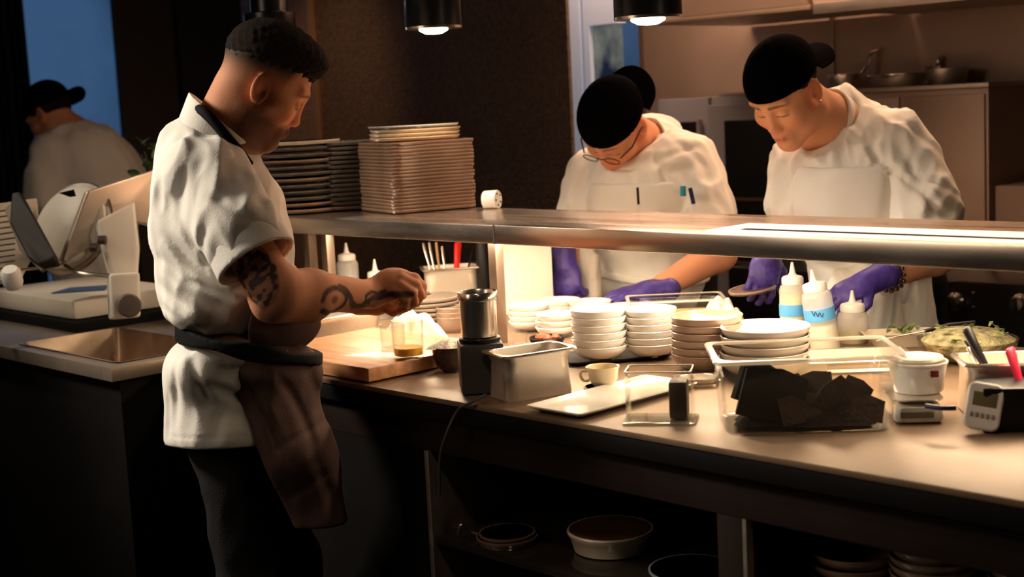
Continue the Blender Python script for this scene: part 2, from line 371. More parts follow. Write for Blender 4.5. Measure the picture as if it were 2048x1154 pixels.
pt = pan('saucepan', 'small steel saucepan with long slanting handle behind the right cook', (P[0], 4.45, zt), .06, .05, ang(25), .10, .09)
pan('saute_pan', 'steel pan with straight rim at the end of the steel cabinet', (atY(1872, 160, 4.46)[0] + .02, 4.50, zt), .072, .05, ang(-150), .01, .01, m=steel)

# ---------------------------------------------------------------- the counters
cn = thing('kitchen_counter', 'long kitchen counter with pale worktop and open shelves below', 'counter', (-3.16, 1.868, 0))
L = 3.5
B().box((0, 0, CT - .012), (L, 1.112, CT), .003).out('worktop', counter_m, cn)
B().box((.0, .004, CT - .05), (L, 1.108, CT - .0125), .004).out('worktop_edge', edge_m, cn)
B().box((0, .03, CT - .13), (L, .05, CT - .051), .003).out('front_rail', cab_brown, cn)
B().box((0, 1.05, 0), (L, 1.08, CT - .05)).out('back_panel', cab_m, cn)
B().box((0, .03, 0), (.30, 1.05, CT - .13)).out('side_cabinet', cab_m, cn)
lx = float(atY(858, 1000, 1.9)[0]) + 3.16
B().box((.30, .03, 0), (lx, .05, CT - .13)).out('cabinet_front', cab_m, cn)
B().box((lx, .025, 0), (lx + .014, 1.05, CT - .13), .002).out('leg_panel', steel_dull, cn)
mx = float(atY(1486, 1060, 1.9)[0]) + 3.16
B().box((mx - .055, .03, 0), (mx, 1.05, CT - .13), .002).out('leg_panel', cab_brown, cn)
B().box((mx, .03, 0), (mx + .008, .05, CT - .13)).out('panel_strip', steel_dull, cn)
B().box((lx + .014, .03, .565), (mx - .055, 1.05, .583), .003).out('lower_shelf', mat('glossy dark shelf', (.03, .022, .018), .12, .3, coat=.5), cn)
B().box((mx, .03, .46), (L, 1.05, .478), .003).out('lower_shelf', mat('dark shelf', (.02, .016, .014), .4), cn)

# left station counter with sunken sink
sx = -3.171; sy = 1.648
st = thing('sink_counter', 'steel sink counter under the meat slicer', 'counter', (sx, sy, 0))
ix0 = -.62; ix1 = -.05; iy0 = .045; iy1 = .36
b = B()
z0, z1 = CT - .035, CT
for (a, c) in (((-1.7, 0, z0), (ix0, 1.0, z1)), ((ix1, 0, z0), (0, 1.0, z1)), ((ix0, 0, z0), (ix1, iy0, z1)), ((ix0, iy1, z0), (ix1, 1.0, z1))): b.box(a, c, .0015)
b.out('worktop', mat('sink counter steel', (.34, .27, .21), .33, .7, .15, 5), st)
b = B(); b.loft([((ix1 - ix0) / 2 + .006, (iy1 - iy0) / 2 + .006, .03, .003), ((ix1 - ix0) / 2 - .004, (iy1 - iy0) / 2 - .004, .025, .002), ((ix1 - ix0) / 2 - .01, (iy1 - iy0) / 2 - .01, .025, -.06), ((ix1 - ix0) / 2 - .03, (iy1 - iy0) / 2 - .03, .02, -.17), ((ix1 - ix0) / 2 - .05, (iy1 - iy0) / 2 - .05, .02, -.175)], c=((ix0 + ix1) / 2, (iy0 + iy1) / 2, CT), cap0=False)
b.out('sink_basin', mat('basin steel', (.40, .30, .22), .3, .8, .1, 5), st)
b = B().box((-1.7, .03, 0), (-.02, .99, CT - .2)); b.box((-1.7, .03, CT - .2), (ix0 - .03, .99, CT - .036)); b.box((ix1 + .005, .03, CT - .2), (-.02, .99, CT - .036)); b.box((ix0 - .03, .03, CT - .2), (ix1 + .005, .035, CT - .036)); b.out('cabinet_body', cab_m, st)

# ---------------------------------------------------------------- pass shelf
px0, px1, py0, py1, pz0, pz1 = -3.75, .30, 2.22, 2.60, 1.18, 1.225
ps = thing('pass_shelf', 'long polished steel pass shelf spanning the counter', 'shelf', (px0, py0, CT))
b = B().box((0, 0, pz0 - CT), (px1 - px0, py1 - py0, pz1 - CT), .004)
b.out('shelf_top', mat('pass steel', (.66, .56, .47), .24, 1, .05, 3, aniso=(1, 8, 8)), ps)
jx = float(atY(988, 470, 2.22)[0]) - px0
B().box((jx - .002, -.0012, pz0 - CT), (jx + .002, .01, pz1 - CT + .001)).out('seam', steel_shine, ps)
for x in (float(atY(990, 520, 2.41)[0]), float(atY(620, 520, 2.41)[0]), float(atY(655, 520, 2.41)[0]), -.2):
    B().box((x - px0 - .014, .18, 0), (x - px0 + .014, .208, pz0 - CT), .002).out('post', mat('post steel', (.30, .22, .17), .35, .8), ps)
for k in range(4):
    x = -2.95 + k * .58 - px0
    hs = B().box((x - .27, .12, pz0 - CT - .010), (x + .27, .28, pz0 - CT), .003).out('lamp_housing', steel_dull, ps)
    B().tube([(x - .24, .20, pz0 - CT - .012), (x + .24, .20, pz0 - CT - .012)], .004, 8).out('lamp_tube', mat('lit tube', (1, .9, .7), .5, emit=(1, .78, .5), es=14), hs)
# added glowing frame standing for a light's reflection on the shelf top
s0 = atz(1372, 470, pz1); s1 = atz(1404, 447, pz1)
sxl = float(s0[0]) - px0; 
y_a = .02; y_b = float(s1[1]) - py0
lm = mat('reflection glow', (.9, .85, .75), .4, emit=(1, .86, .62), es=1.15)
sl = B(); zz = pz1 - CT
for a, c in (((sxl, y_a + .0, zz), (px1 - px0 - .1, y_a + .028, zz + .004)), ((sxl, y_b - .075, zz), (px1 - px0 - .1, y_b, zz + .004)), ((sxl, y_a + .028, zz), (sxl + .05, y_b - .075, zz + .004))): sl.box(a, c, .0008)
sl.out('reflection_frame', lm, ps)
B().box((sxl + .05, y_a + .028, zz), (px1 - px0 - .1, y_b - .075, zz + .002)).out('reflection_frame_middle', black_mat, ps)

# ---------------------------------------------------------------- pendant heat lamps
cylm = mat('black lamp metal', (.008, .008, .010), .28, .2)
def pendant(px, py, dia, label, kind):
    p = atY(px, py, 2.4); t = thing('heat_lamp', label, 'pendant lamp', p, 0, 'black pendant heat lamps over the pass'); r = dia / 2
    if kind == 0:
        B().lathe([(r * .72, .03), (r * .72, .34), (.012, .40), (.012, .45)], 36).out('lamp_shade', cylm, t)
        B().lathe([(r * .98, 0), (r, .004), (r, .05), (r * .72, .055), (r * .72, .05), (r * .95, .046), (r * .95, .002)], 40).out('shade_collar', cylm, t)
    else:
        B().lathe([(r * .98, .002), (r, .004), (r * .96, .30), (r * .5, .36), (.012, .38), (.012, .43), (.011, .43), (.011, .375), (r * .93, .29), (r * .96, .002)], 40).out('lamp_shade', cylm, t)
    B().lathe([(r * .985, 0), (r, .0), (r, .006), (r * .985, .006)], 40).out('shade_rim', mat('lamp rim', (.5, .4, .32), .25, .9), t)
    B().lathe([(0, -.014), (r * .3, -.012), (r * .5, -.004), (r * .55, .006), (r * .45, .03), (0, .05)], 32).out('bulb', mat('lit bulb', (1, .9, .8), .4, emit=(1, .86, .66), es=9), t)
    B().tube([(0, 0, .38), (0, 0, 2.75 - float(p[2]))], .004, 8).out('cord', black_pl, t)
    light('heat_lamp_light', 'SPOT', (float(p[0]), float(p[1]), float(p[2]) - .03), 11, (1, .73, .5), (float(p[0]), float(p[1]) + .05, 0), spot_size=R(150), spot_blend=.7, shadow_soft_size=.04)
pendant(541, 62, .150, 'black pendant heat lamp behind the tattooed cook\'s head', 0)
pendant(867, 58, .146, 'black pendant heat lamp above the plate stacks', 1)
pendant(1296, 38, .150, 'black pendant heat lamp above the cook with glasses', 1)
# ================================================================ tableware builders
def sq_plate(s, t=.0115, m=(plate_tan, plate_rim)):
    b = B(); h = s / 2
    b.loft([(h * .62, h * .62, .03, 0), (h * .72, h * .72, .03, .001), (h * .985, h * .985, .028, t - .0082), (h * .995, h * .995, .028, t - .0035)], cap1=False)
    b.loft([(h * .995, h * .995, .028, t - .0035), (h, h, .03, t - .002), (h, h, .03, t), (h - .004, h - .004, .028, t)], cap0=False, cap1=False, mi=1)
    b.loft([(h - .004, h - .004, .028, t), (h * .75, h * .75, .02, .0045), (h * .5, h * .5, .02, .004)], cap0=False)
    return b
def rd_plate(r, t=.012, n=48):
    b = B()
    b.lathe([(0, 0), (r * .6, 0), (r * .62, .001), (r * .96, t - .009), (r * .985, t - .005)], n)
    b.lathe([(r * .985, t - .005), (r, t - .003), (r, t), (r - .004, t)], n, mi=1)
    b.lathe([(r - .004, t), (r * .66, .005), (0, .004)], n); return b
def bowl(r, h, foot=.45, th=.003, n=44, mi=0, rim=None, prof=None):
    b = B(); P = []
    for k in range(9):
        t = k / 8; P.append((r * (foot + (1 - foot) * math.sin(t * math.pi / 2) ** .85), .004 + (h - .004) * (1 - math.cos(t * math.pi / 2)) ** (.8 if prof is None else prof)))
    out = [(0, 0), (r * foot - .002, 0), (r * foot, .002)] + P + [(r + .0012, h), (r, h + .0016), (r - th, h)]
    inn = [(max(0, q - th), z + th) for q, z in reversed(P[:-1])] + [(0, .004 + th)]
    b.lathe(out + inn, n); return b
def stack(make, mats, n, pitch, pos, rz, name, cat, lab, group, jit=.002, jr=2, tilt=0, matsel=None, children=None):
    """n separate objects, one mesh data; lab(i) is the label of the i-th from the top"""
    base = None; d0 = None
    for i in range(n):                     # i = 0 at the bottom
        if base is None:
            base = o = make().out(name, mats); d0 = o.data
        else:
            o = base.copy(); COL.objects.link(o); o.data = d0
        if matsel and matsel(i) is not None:
            o.data = d0.copy(); o.data.materials[0] = matsel(i)[0]
            if len(o.data.materials) > 1: o.data.materials[1] = matsel(i)[1]
        o.location = (float(pos[0]) + random.uniform(-jit, jit), float(pos[1]) + random.uniform(-jit, jit), float(pos[2]) + i * pitch)
        o.rotation_euler = (0, 0, rz + R(random.uniform(-jr, jr)))
        tag(o, lab(n - 1 - i, n), cat, group)

SH = 1.2252
# tall stack of square plates
c0 = atz(789, 430, SH); c1 = atz(961, 415, SH)
ex = (c1 - c0) / np.linalg.norm(c1 - c0); s = float(np.linalg.norm(c1 - c0)) ; ey = np.array([-ex[1], ex[0], 0]); rz1 = math.atan2(ex[1], ex[0])
cen = c0 + ex * s / 2 + ey * s / 2
s1 = s
N1 = 20; pitch1 = .0094
stack(lambda: sq_plate(s1), [plate_tan, plate_rim], N1, pitch1, cen, rz1, 'square_plate', 'plate',
      lambda i, n: 'tan square plate, %s in the tallest stack on the shelf' % nth(i, n), 'square plates stacked on the pass shelf', jit=.0022, jr=1.2)
ctop = cen + np.array([0, 0, N1 * pitch1 + .0025])
stack(lambda: rd_plate(s1 * .49, .012), [mat('sandy stoneware', (.50, .36, .22), .25, 0, .1, 8, coat=.3), mat('sandy rim', (.55, .42, .28), .2, coat=.4)], 4, .0105, ctop, 0, 'round_plate', 'plate',
      lambda i, n: 'sandy round plate, %s of the few lying on the square stack' % nth(i, n), 'round plates lying on the square stack', jit=.003,
      matsel=lambda i: (plate_dk, mat('pale blue rim', (.42, .42, .40), .15, coat=.5)) if i == 3 else None)
# darker stack beside it
cc = atz(712, 420, SH)
darkrim = mat('dark rim glaze', (.13, .115, .10), .12, 0, .2, 10, coat=.6)
s2 = .235
e = atz(640, 424, SH); ex2 = np.array([math.cos(ang(25)), math.sin(ang(25)), 0])
cc = e + ex2 * s2 * .5 + np.array([0, .045, 0])
stack(lambda: sq_plate(s2, .013), [plate_dk, darkrim], 15, .0129, cc + np.array([-.03, .0, 0]), ang(12), 'dark_square_plate', 'plate',
      lambda i, n: 'dark grey square plate, %s of the dark middle stack' % nth(i, n), 'dark plates in the middle stack', jit=.003, jr=1.5,
      matsel=lambda i: (plate_tan, plate_rim) if i == 0 else None)
# round plates behind the first cook's face
cc = atz(600, 424, SH)
stack(lambda: rd_plate(.128, .014), [plate_dk, darkrim], 12, .0172, cc, 0, 'large_round_plate', 'plate',
      lambda i, n: 'large round plate, %s in the stack beside the chin' % nth(i, n), 'large round plates in the left stack', jit=.006,
      matsel=lambda i: ((creamware, mat('pale rim', (.62, .55, .48), .2, coat=.4)) if i == 11 else ((plate_tan, plate_rim) if i in (0, 1, 5, 8) else None)))
# white roll on the shelf
p = atz(984, 417, SH); t = thing('paper_roll', 'small white roll standing on the shelf right of the square plates', 'roll', (p[0], p[1], p[2] + .024), ang(35))
B().lathe([(.010, -.02), (.024, -.02), (.025, -.018), (.025, .018), (.024, .02), (.010, .02)], 36, axis=(0.6, -1, .05)).out('roll_body', white_pl, t)
for k in range(5):
    th = k * 2 * math.pi / 5; ax = Vector((.6, -1, .05)).normalized(); q = Vector((0, 0, 1)).rotation_difference(ax)
    B().lathe([(0, 0), (.003, 0), (.003, .001), (0, .001)], 10, tuple(q @ Vector((.016 * math.cos(th), .016 * math.sin(th), .0202))), axis=tuple(ax)).out('hole', black_pl, t)

# ================================================================ on the counter
# wooden board
bx = thing('cutting_board', 'thick wooden cutting board at the counter edge in front of the cook', 'cutting board', (-2.66, 2.07, CT))
b = B().box((-.235, -.19, .004), (.225, .19, .036), .004)
b.out('board_body', wood_m, bx)
B().loft([(.055, .008, .008, 0), (.055, .008, .008, .001)], c=(.0, 0, 0)).out('handle_slot', mat('slot shadow wood', (.10, .035, .012), .6), bx)
hs = bx.children[-1]; hs.rotation_euler = (R(90), 0, R(90)); hs.location = (.2252, .08, .022)
hs.rotation_euler = Euler((R(90), 0, R(90)))
for dx in (-.2, .19):
    for dy in (-.16, .16): B().lathe([(0, 0), (.01, 0), (.01, .004), (0, .004)], 12, (dx, dy, 0)).out('foot', black_pl, bx)
# glass of yellow liquid
p = atz(818, 716, CT + .036)
def tumbler(loc, r, h, label, liquid):
    t = thing('drinking_glass', label, 'glass', loc)
    B().lathe([(0, 0), (r * .93, 0), (r * .95, .002), (r, h), (r - .0008, h + .0005), (r - .0018, h), (r * .95 - .002, .008), (0, .007)], 40).out('glass_wall', glass, t)
    if liquid: B().lathe([(0, .0075), (r * .95 - .0035, .0085), (r * .97 - .0025, liquid), (0, liquid)], 40).out('liquid', mat('yellow liquid', (.85, .46, .02), .15, 0, .1, 20, emit=(.8, .4, .01), es=.0), t)
    return t
tumbler(p, .037, .088, 'clear tumbler with a little yellow liquid on the wooden board', .026)
p = atz(787, 700, CT + .036); tumbler(p, .03, .062, 'empty clear tumbler behind the glass of yellow liquid', 0)

def crumple(r, h, seed, n=46, k=1.9):
    """a crumpled cloth heap: closed dome with ridged folds"""
    rnd = np.random.RandomState(seed); D = rnd.randn(9, 2) * k; ph = rnd.rand(9) * 6.28
    v = []; f = []
    for i in range(n + 1):
        for j in range(n + 1):
            u = (i / n * 2 - 1); w = (j / n * 2 - 1); rr = max(abs(u), abs(w)); th = math.atan2(w, u)
            q = math.hypot(u, w) or 1e-9; s = rr / q; x, y = u * s, w * s
            fold = sum(abs(math.sin(D[a, 0] * x * 2 + D[a, 1] * y * 2 + ph[a])) / (1 + a * .35) for a in range(9)) / 4.2
            z = h * (1 - rr ** 2.2) * (.25 + .85 * fold) + .002
            g = 1 + .16 * math.sin(3 * th + ph[0]) + .08 * math.sin(7 * th + ph[1])
            v.append((x * r * g, y * r * g * .8, z))
    for i in range(n):
        for j in range(n):
            a = i * (n + 1) + j; f.append((a, a + n + 1, a + n + 2, a + 1))
    m = len(v); 
    rim = [i * (n + 1) for i in range(n + 1)] + [n * (n + 1) + j for j in range(1, n + 1)] + [i * (n + 1) + n for i in range(n - 1, -1, -1)] + [j for j in range(n - 1, 0, -1)]
    f.append(tuple(rim)); b = B(); b.add(v, f); return b
def cloth_heap(px, py, z, r, h, seed, label, name='towel', m=None, rz=0):
    p = atz(px, py, z); o = crumple(r, h, seed).out(name, m or cloth_w2, loc=tuple(float(c) for c in p), rz=rz, auto=0); return tag(o, label, 'towel')
cloth_heap(822, 680, CT, .085, .085, 3, 'crumpled cream towel behind the tumbler of yellow liquid', rz=ang(10))
cloth_heap(1440, 668, CT, .075, .10, 5, 'crumpled white towel behind the brown bowls', rz=ang(0))
cloth_heap(1235, 622, CT, .075, .055, 8, 'rolled white towel in front of the cook with glasses', rz=ang(0))

def gn(name, label, w, d, h, loc, rz, m=None, cat='food pan', group=None, rimw=.010, th=.0012):
    t = thing(name, label, cat, loc, rz, group); m = m or steel; hw, hd = w / 2, d / 2
    b = B().loft([(hw * .86, hd * .84, .02, 0), (hw * .90, hd * .88, .025, .004), (hw - .012, hd - .012, .028, h - .02), (hw - .008, hd - .008, .028, h - .012), (hw - .008, hd - .008, .028, h - .001)], cap1=False)
    b.loft([(hw - .010, hd - .010, .026, h - .001), (hw - .012, hd - .012, .026, h - .02), (hw * .90 - .001, hd * .88 - .001, .024, .006), (hw * .86, hd * .84, .02, .0025)], cap0=False, cap1=True)
    b.out('pan_body', m, t)
    B().loft([(hw - .010, hd - .010, .026, h - .001), (hw - .009, hd - .009, .026, h), (hw - .002, hd - .002, .014, h), (hw, hd, .014, h - .003), (hw - .001, hd - .001, .014, h - .005), (hw - .009, hd - .009, .024, h - .003)], cap0=False, cap1=False).out('pan_rim', steel_shine if m != clear_pl else mat('plastic rim', (.78, .74, .68), .2, coat=.5), t)
    return t
gn('hotel_pan', 'long steel food pan behind the wooden board', .50, .30, .075, (-3.18, 2.20, CT), 0)
# heated base with a steel beaker
bs = atz(965, 782, CT); ra = ang(6)
t = thing('appliance_base', 'square dark grey appliance base carrying a steel beaker', 'appliance', bs, ra)
B().box((-.046, -.046, .003), (.046, .046, .108), .006).out('housing', mat('grey housing', (.075, .066, .060), .45, .4, .1, 6), t)
B().lathe([(0, .108), (.043, .108), (.044, .111), (.044, .116), (.040, .118), (0, .118)], 40).out('top_ring', black_pl, t)
for sx_ in (-1, 1): B().lathe([(0, 0), (.006, 0), (.006, .003), (0, .003)], 10, (sx_ * .035, -.035, 0)).out('foot', black_pl, t)
bk = thing('steel_beaker', 'tall brushed steel beaker standing on the dark appliance base', 'beaker', (bs[0], bs[1], CT + .1185), ra)
B().lathe([(0, 0), (.036, 0), (.038, .002), (.0395, .074), (.0395, .078), (.0425, .080), (.0425, .094), (.041, .096), (.0395, .094), (.0375, .078), (.036, .004), (0, .003)], 44).out('beaker_body', steel_shine, bk)
B().tube([(.0, -.0425, .088), (0, -.050, .088)], .005, 10).out('pin', steel_shine, bk)
cd = curve([tuple(atz(972, 789, CT + .02)), tuple(atz(940, 806, CT + .006)), tuple(atY(915, 822, 1.862)), tuple(atY(893, 868, 1.85)), tuple(atY(880, 915, 1.85)), tuple(atY(879, 990, 1.87))], 10)
tag(B().tube(cd, .0032, 8).out('power_cord', mat('grey cord', (.06, .06, .065), .4)), 'grey power cord hanging from the appliance base over the edge', 'cord')
# small steel pan in front
np_ = np.array([-2.018, 1.910, CT]); ax_ = np.array([math.cos(ang(29)), math.sin(ang(29)), 0]); ay_ = np.array([-ax_[1], ax_[0], 0])
gn('steel_food_pan', 'deep small steel food pan beside the appliance base', .178, .112, .098, np_ + ax_ * .079 + ay_ * .048, ang(29))
# black bowl with white paper
p = atz(905, 742, CT)
t = thing('black_bowl', 'small black bowl under a white napkin beside the board', 'bowl', p)
bowl(.045, .058, .5).out('bowl_body', mat('dark bowl glaze', (.03, .018, .014), .25, coat=.4), t)
o = crumple(.052, .024, 21, 30).out('napkin', cloth_w2, loc=(float(p[0]), float(p[1]), CT + .055), rz=ang(0), auto=0); tag(o, 'white napkin resting on the small black bowl', 'napkin')

# white bowls: one thing each
def bstack(px, py, r, h, n, pitch, name, desc, where, m=china, foot=.45, group=None, z=CT, prof=None, jit=.0015):
    p = atz(px, py, z)
    stack(lambda: bowl(r, h, foot, prof=prof), [m], n, pitch, p, 0, name, 'bowl', lambda i, k: '%s %s, %s' % (desc, where, nth(i, k)) if k > 1 else '%s %s' % (desc, where), group, jit=jit)
dk = atz(1228, 716, CT)
tag(B().loft([(.115, .065, .02, 0), (.125, .075, .022, .009), (.125, .075, .022, .011), (.120, .070, .02, .011), (.112, .062, .02, .004)]).out('black_tray', black_pl, loc=tuple(float(c) for c in dk), rz=ang(12)), 'low black tray under the two white bowl stacks', 'tray')
ZT = CT + .0062
bstack(1200, 718, .064, .034, 6, .0168, 'white_bowl', 'white china bowl', 'on the tray nearer the steel pan', group='white bowls stacked on the black tray', z=ZT)
bstack(1302, 712, .060, .032, 6, .0158, 'white_bowl', 'white china bowl', 'on the tray nearer the brown bowls', group='white bowls stacked on the black tray', z=ZT)
bstack(1113, 672, .052, .026, 3, .0165, 'small_white_bowl', 'small white bowl', 'behind the deep steel pan', group='small white bowls behind the steel pan')
bstack(1060, 660, .056, .026, 4, .0145, 'small_white_bowl', 'small white bowl', 'right beside the steel beaker', group='small white bowls behind the steel pan')
bstack(1118, 640, .062, .03, 3, .0135, 'white_dish', 'wide off-white dish', 'in front of the upright white board', group='white dishes at the back of the counter')
bstack(1182, 645, .058, .03, 3, .0145, 'white_dish', 'wide off-white dish', 'below the purple hanging glove', group='white dishes at the back of the counter')
bstack(1250, 650, .064, .035, 2, .0165, 'white_dish', 'wide off-white dish', 'between rolled towel and white bowls', group='white dishes at the back of the counter')
bstack(1416, 738, .078, .038, 6, .0165, 'brown_bowl', 'brown stoneware bowl', 'behind the clear bin', m=mat('brown bowl glaze', (.30, .20, .15), .28, 0, .15, 9, coat=.3), group='brown bowls stacked on the counter', foot=.6)
bstack(1532, 752, .094, .038, 5, .0175, 'grey_bowl', 'wide pale grey bowl', 'seen through the clear bin', m=mat('pale grey china', (.46, .41, .36), .25, 0, .05, 5, coat=.3), group='grey bowls stacked behind the bin')
bstack(906, 662, .043, .040, 3, .0130, 'tan_ramekin', 'small tan ramekin', 'left of the steel beaker', m=brownware, foot=.8, group='tan ramekins stacked beside the beaker')
p = atz(862, 655, CT)
stack(lambda: rd_plate(.092, .014), [mat('grey brown plate', (.22, .17, .14), .25, 0, .1, 6, coat=.3), mat('grey brown rim', (.34, .28, .24), .2, coat=.4)], 7, .0125, p, 0, 'shallow_plate', 'plate', lambda i, n: 'grey-brown shallow plate, %s of the pile beyond the hands' % nth(i, n), 'shallow plates piled beyond the hands', jit=.008)
# black dish with red food, clear jar
p = atz(1095, 690, CT)
t = thing('black_dish', 'black dish of red food between steel pan and white bowls', 'dish', p)
bowl(.045, .020, .7).out('dish_body', black_pl, t)
b = B(); rnd = random.Random(4)
for k in range(7):
    b.lathe([(0, -.010), (.008, -.006), (.011, .001), (.007, .008), (0, .010)], 12, (rnd.uniform(-.02, .02), rnd.uniform(-.02, .02), .020), wob=.15)
b.out('red_food', mat('red food', (.50, .07, .03), .35, 0, .3, 40), t)
p = atz(1040, 692, CT); tumbler(p, .020, .034, 'small clear glass pot next to the dish of red food', 0)
# cup on saucer
p = atz(1207, 778, CT)
t = thing('saucer', 'small white saucer under the cream cup', 'saucer', p)
rd_plate(.042, .007, 36).out('saucer_body', [china, china], t)
t = thing('cream_cup', 'cream cup with small handle on a white saucer', 'cup', p + np.array([0, 0, .0062]), ang(180))
B().lathe([(0, 0), (.019, 0), (.021, .003), (.031, .016), (.033, .034), (.036, .042), (.035, .043), (.032, .041), (.030, .02), (.018, .005), (0, .004)], 36).out('cup_body', mat('cream glaze', (.72, .60, .40), .25, 0, .05, coat=.4), t)
B().tube(curve([(.031, 0, .033), (.044, 0, .034), (.047, 0, .024), (.040, 0, .014), (.029, 0, .014)], 5), .0032, 8).out('cup_handle', mat('cream glaze', (.72, .60, .40)), t)
# flat rectangular plate
pc = np.array([-1.862, 2.055, CT])
o = B().loft([(.055, .16, .01, 0), (.060, .165, .01, .004)], c=(0, 0, 0), cap1=False).out('plate_foot', black_pl)
t = thing('rectangular_plate', 'long white rectangular plate with dark underside at the counter edge', 'plate', pc); o.parent = t
B().loft([(.060, .165, .010, .004), (.074, .180, .010, .012), (.074, .180, .010, .0145), (.071, .177, .010, .0145), (.062, .168, .010, .009)], cap0=False).out('plate_top', china, t)
# acrylic box with dark insert
t = thing('acrylic_box', 'clear acrylic box with a dark block inside, beside the rectangular plate', 'box', (-1.668, 1.968, CT), ang(-2) - R(10))
b = B(); hw, hd, hh, th = .062, .036, .098, .0025
b.loft([(hw, hd, .008, .004), (hw, hd, .008, hh)], cap0=True, cap1=False); b.loft([(hw - th, hd - th, .006, hh), (hw - th, hd - th, .006, .007)], cap0=False, cap1=True)
b.out('box_wall', clear_pl, t)
B().loft([(hw - th, hd - th, .006, hh), (hw, hd, .008, hh), (hw, hd, .008, hh + .002), (hw - th, hd - th, .006, hh + .002)], cap0=False, cap1=False).out('box_rim', mat('plastic rim', (.78, .74, .68), .2, coat=.5), t)
B().loft([(hw + .006, hd + .006, .010, 0), (hw + .007, hd + .007, .010, .004), (hw, hd, .010, .005)]).out('box_foot', clear('thick plastic', (.9, .86, .8), .35, (.8, .7, .55), .1), t)
B().box((.018, -.024, .0075), (.052, .024, .078), .006).out('dark_block', mat('dark block', (.03, .02, .017), .5, 0, .3, 20), t)
# big clear bin
ra = ang(-3)
fl = np.array([-1.481, 1.921, CT]); bxx = np.array([math.cos(ra), math.sin(ra), 0]); byy = np.array([-bxx[1], bxx[0], 0])
bc = fl + bxx * .150 + byy * .100; bc[2] = CT
t = thing('clear_food_bin', 'large clear plastic bin of dark dried sheets at the front edge', 'bin', bc, ra)
hw, hd, hh = .160, .100, .137
b = B()
outp = [(hw * .88, hd * .86, .03, 0), (hw * .92, hd * .90, .035, .004), (hw * .965, hd * .955, .035, hh - .035), (hw * .985, hd * .98, .035, hh - .030), (hw * .99, hd * .985, .035, hh)]
b.loft(outp, cap1=False); b.loft([(a - .0025, c - .0025, r, z + (.003 if i == 4 else 0)) for i, (a, c, r, z) in enumerate(reversed(outp))], cap0=False)
b.out('bin_wall', clear_pl, t)
B().loft([(hw * .985, hd * .98, .034, hh - .002), (hw + .006, hd + .006, .016, hh - .006), (hw + .008, hd + .008, .016, hh - .002), (hw + .006, hd + .006, .016, hh + .001), (hw * .975, hd * .97, .034, hh + .001)], cap0=False, cap1=False).out('bin_rim', clear('milky rim plastic', (.95, .93, .9), .6, (.85, .80, .72), .12), t)
for k, (x0_, x1_) in enumerate(((-.06, .06),)):
    B().box((x0_, hd * .955, hh - .07), (x1_, hd * .96, hh - .045), .002).out('embossed_panel', clear('thick plastic', (.9, .86, .8), .35, (.8, .7, .55), .1), t)
# dark crumbs and sheets inside
rnd = random.Random(12)
def inbin(x, y, z): q = bc + bxx * x + byy * y; return (float(q[0]), float(q[1]), CT + z)
mound = crumple(.122, .050, 33, 40, 2.6).out('dried_crumble', mat('dark crumble', (.010, .006, .005), .85, 0, .5, 60, .5, 120, spec=.08), loc=inbin(.005, 0, .007), rz=ra, auto=0)
mound.scale = (1, .80, 1); tag(mound, 'dark crumbled pieces lying in the bottom of the clear bin', 'food'); mound['kind'] = 'stuff'
sheets = [(-.060, -.034, .060, .062, .050, -10, 74, 4, .016), (-.075, .03, .066, .050, .042, -20, 78, 25, .016), (.055, -.040, .045, .042, .038, 47, 80, 4, .003), (.02, .02, .055, .042, .036, 20, 68, -35, .003), (.095, .01, .052, .03, .026, -30, 75, 10, .003), (-.01, -.05, .038, .045, .03, 8, 55, 15, .003), (.105, -.045, .034, .032, .024, -12, 60, 5, .003), (-.03, .04, .05, .05, .030, 30, 40, 0, .003)]
brs = mat('dark brown sheet', (.024, .013, .009), .75, 0, .35, 25, .3, 80, spec=.08); bks = mat('blackish sheet', (.003, .0025, .0025), .7, 0, .3, 25, spec=.08)
wh = ['leaning black against the left end', 'black, behind the leaning one at left', 'standing on its corner in the middle', 'lying behind the corner-standing one', 'small, near the right end', 'flat, at the front', 'small, at the front right', 'at the back left']
for k, (x, y, z, a_, b_, r1, r2, r3, th) in enumerate(sheets):
    o = B().slab([(-a_, -b_ * .8), (a_ * .9, -b_), (a_, b_ * .7), (.2 * a_, b_), (-a_ * .8, b_ * .9)], -th / 2, th / 2).out('dried_sheet', bks if k < 2 else brs, smooth=False)
    o.rotation_mode = 'XYZ'; o.matrix_world = Matrix.Translation(inbin(x, y, z)) @ Matrix.Rotation(ra + R(r3), 4, 'Z') @ Matrix.Rotation(R(r2), 4, 'X') @ Matrix.Rotation(R(r1), 4, 'Z')
    tag(o, 'dark dried sheet in the clear bin, ' + wh[k], 'food', 'dried sheets in the clear bin')

# squeeze bottles
def squeeze(px, py, r, h, body, label, z=CT, tilt=0, tape=None, liquid=None, lm=None, group='squeeze bottles on the counter', capm=None):
    p = atz(px, py, z); t = thing('squeeze_bottle', label, 'squeeze bottle', p, ang(0), group)
    t.rotation_euler = Euler((0, R(tilt), ang(0)))
    B().lathe([(0, 0), (r * .94, 0), (r, .004), (r, body - .012), (r * .9, body - .002), (r * .62, body + .004), (r * .6, body + .004)] + [(0, body + .004)], 36).out('bottle_body', milky, t)
    if liquid: B().lathe([(0, .001), (r * .92, .001), (r - .001, .005), (r - .001, liquid), (0, liquid)], 36).out('liquid', lm, t)
    B().lathe([(0, body + .002), (r * .78, body + .002), (r * .80, body + .004), (r * .80, body + .016), (r * .72, body + .020), (.010, body + .024), (.007, body + .03), (.0028, h), (0, h)], 32).out('nozzle_cap', capm or white_pl, t)
    if tape:
        B().lathe([(r + .0006, tape[0]), (r + .0010, tape[0]), (r + .0010, tape[1]), (r + .0006, tape[1])], 36).out('tape', mat('blue tape', (.09, .36, .72), .6, 0, .06, 20), t)
    return t
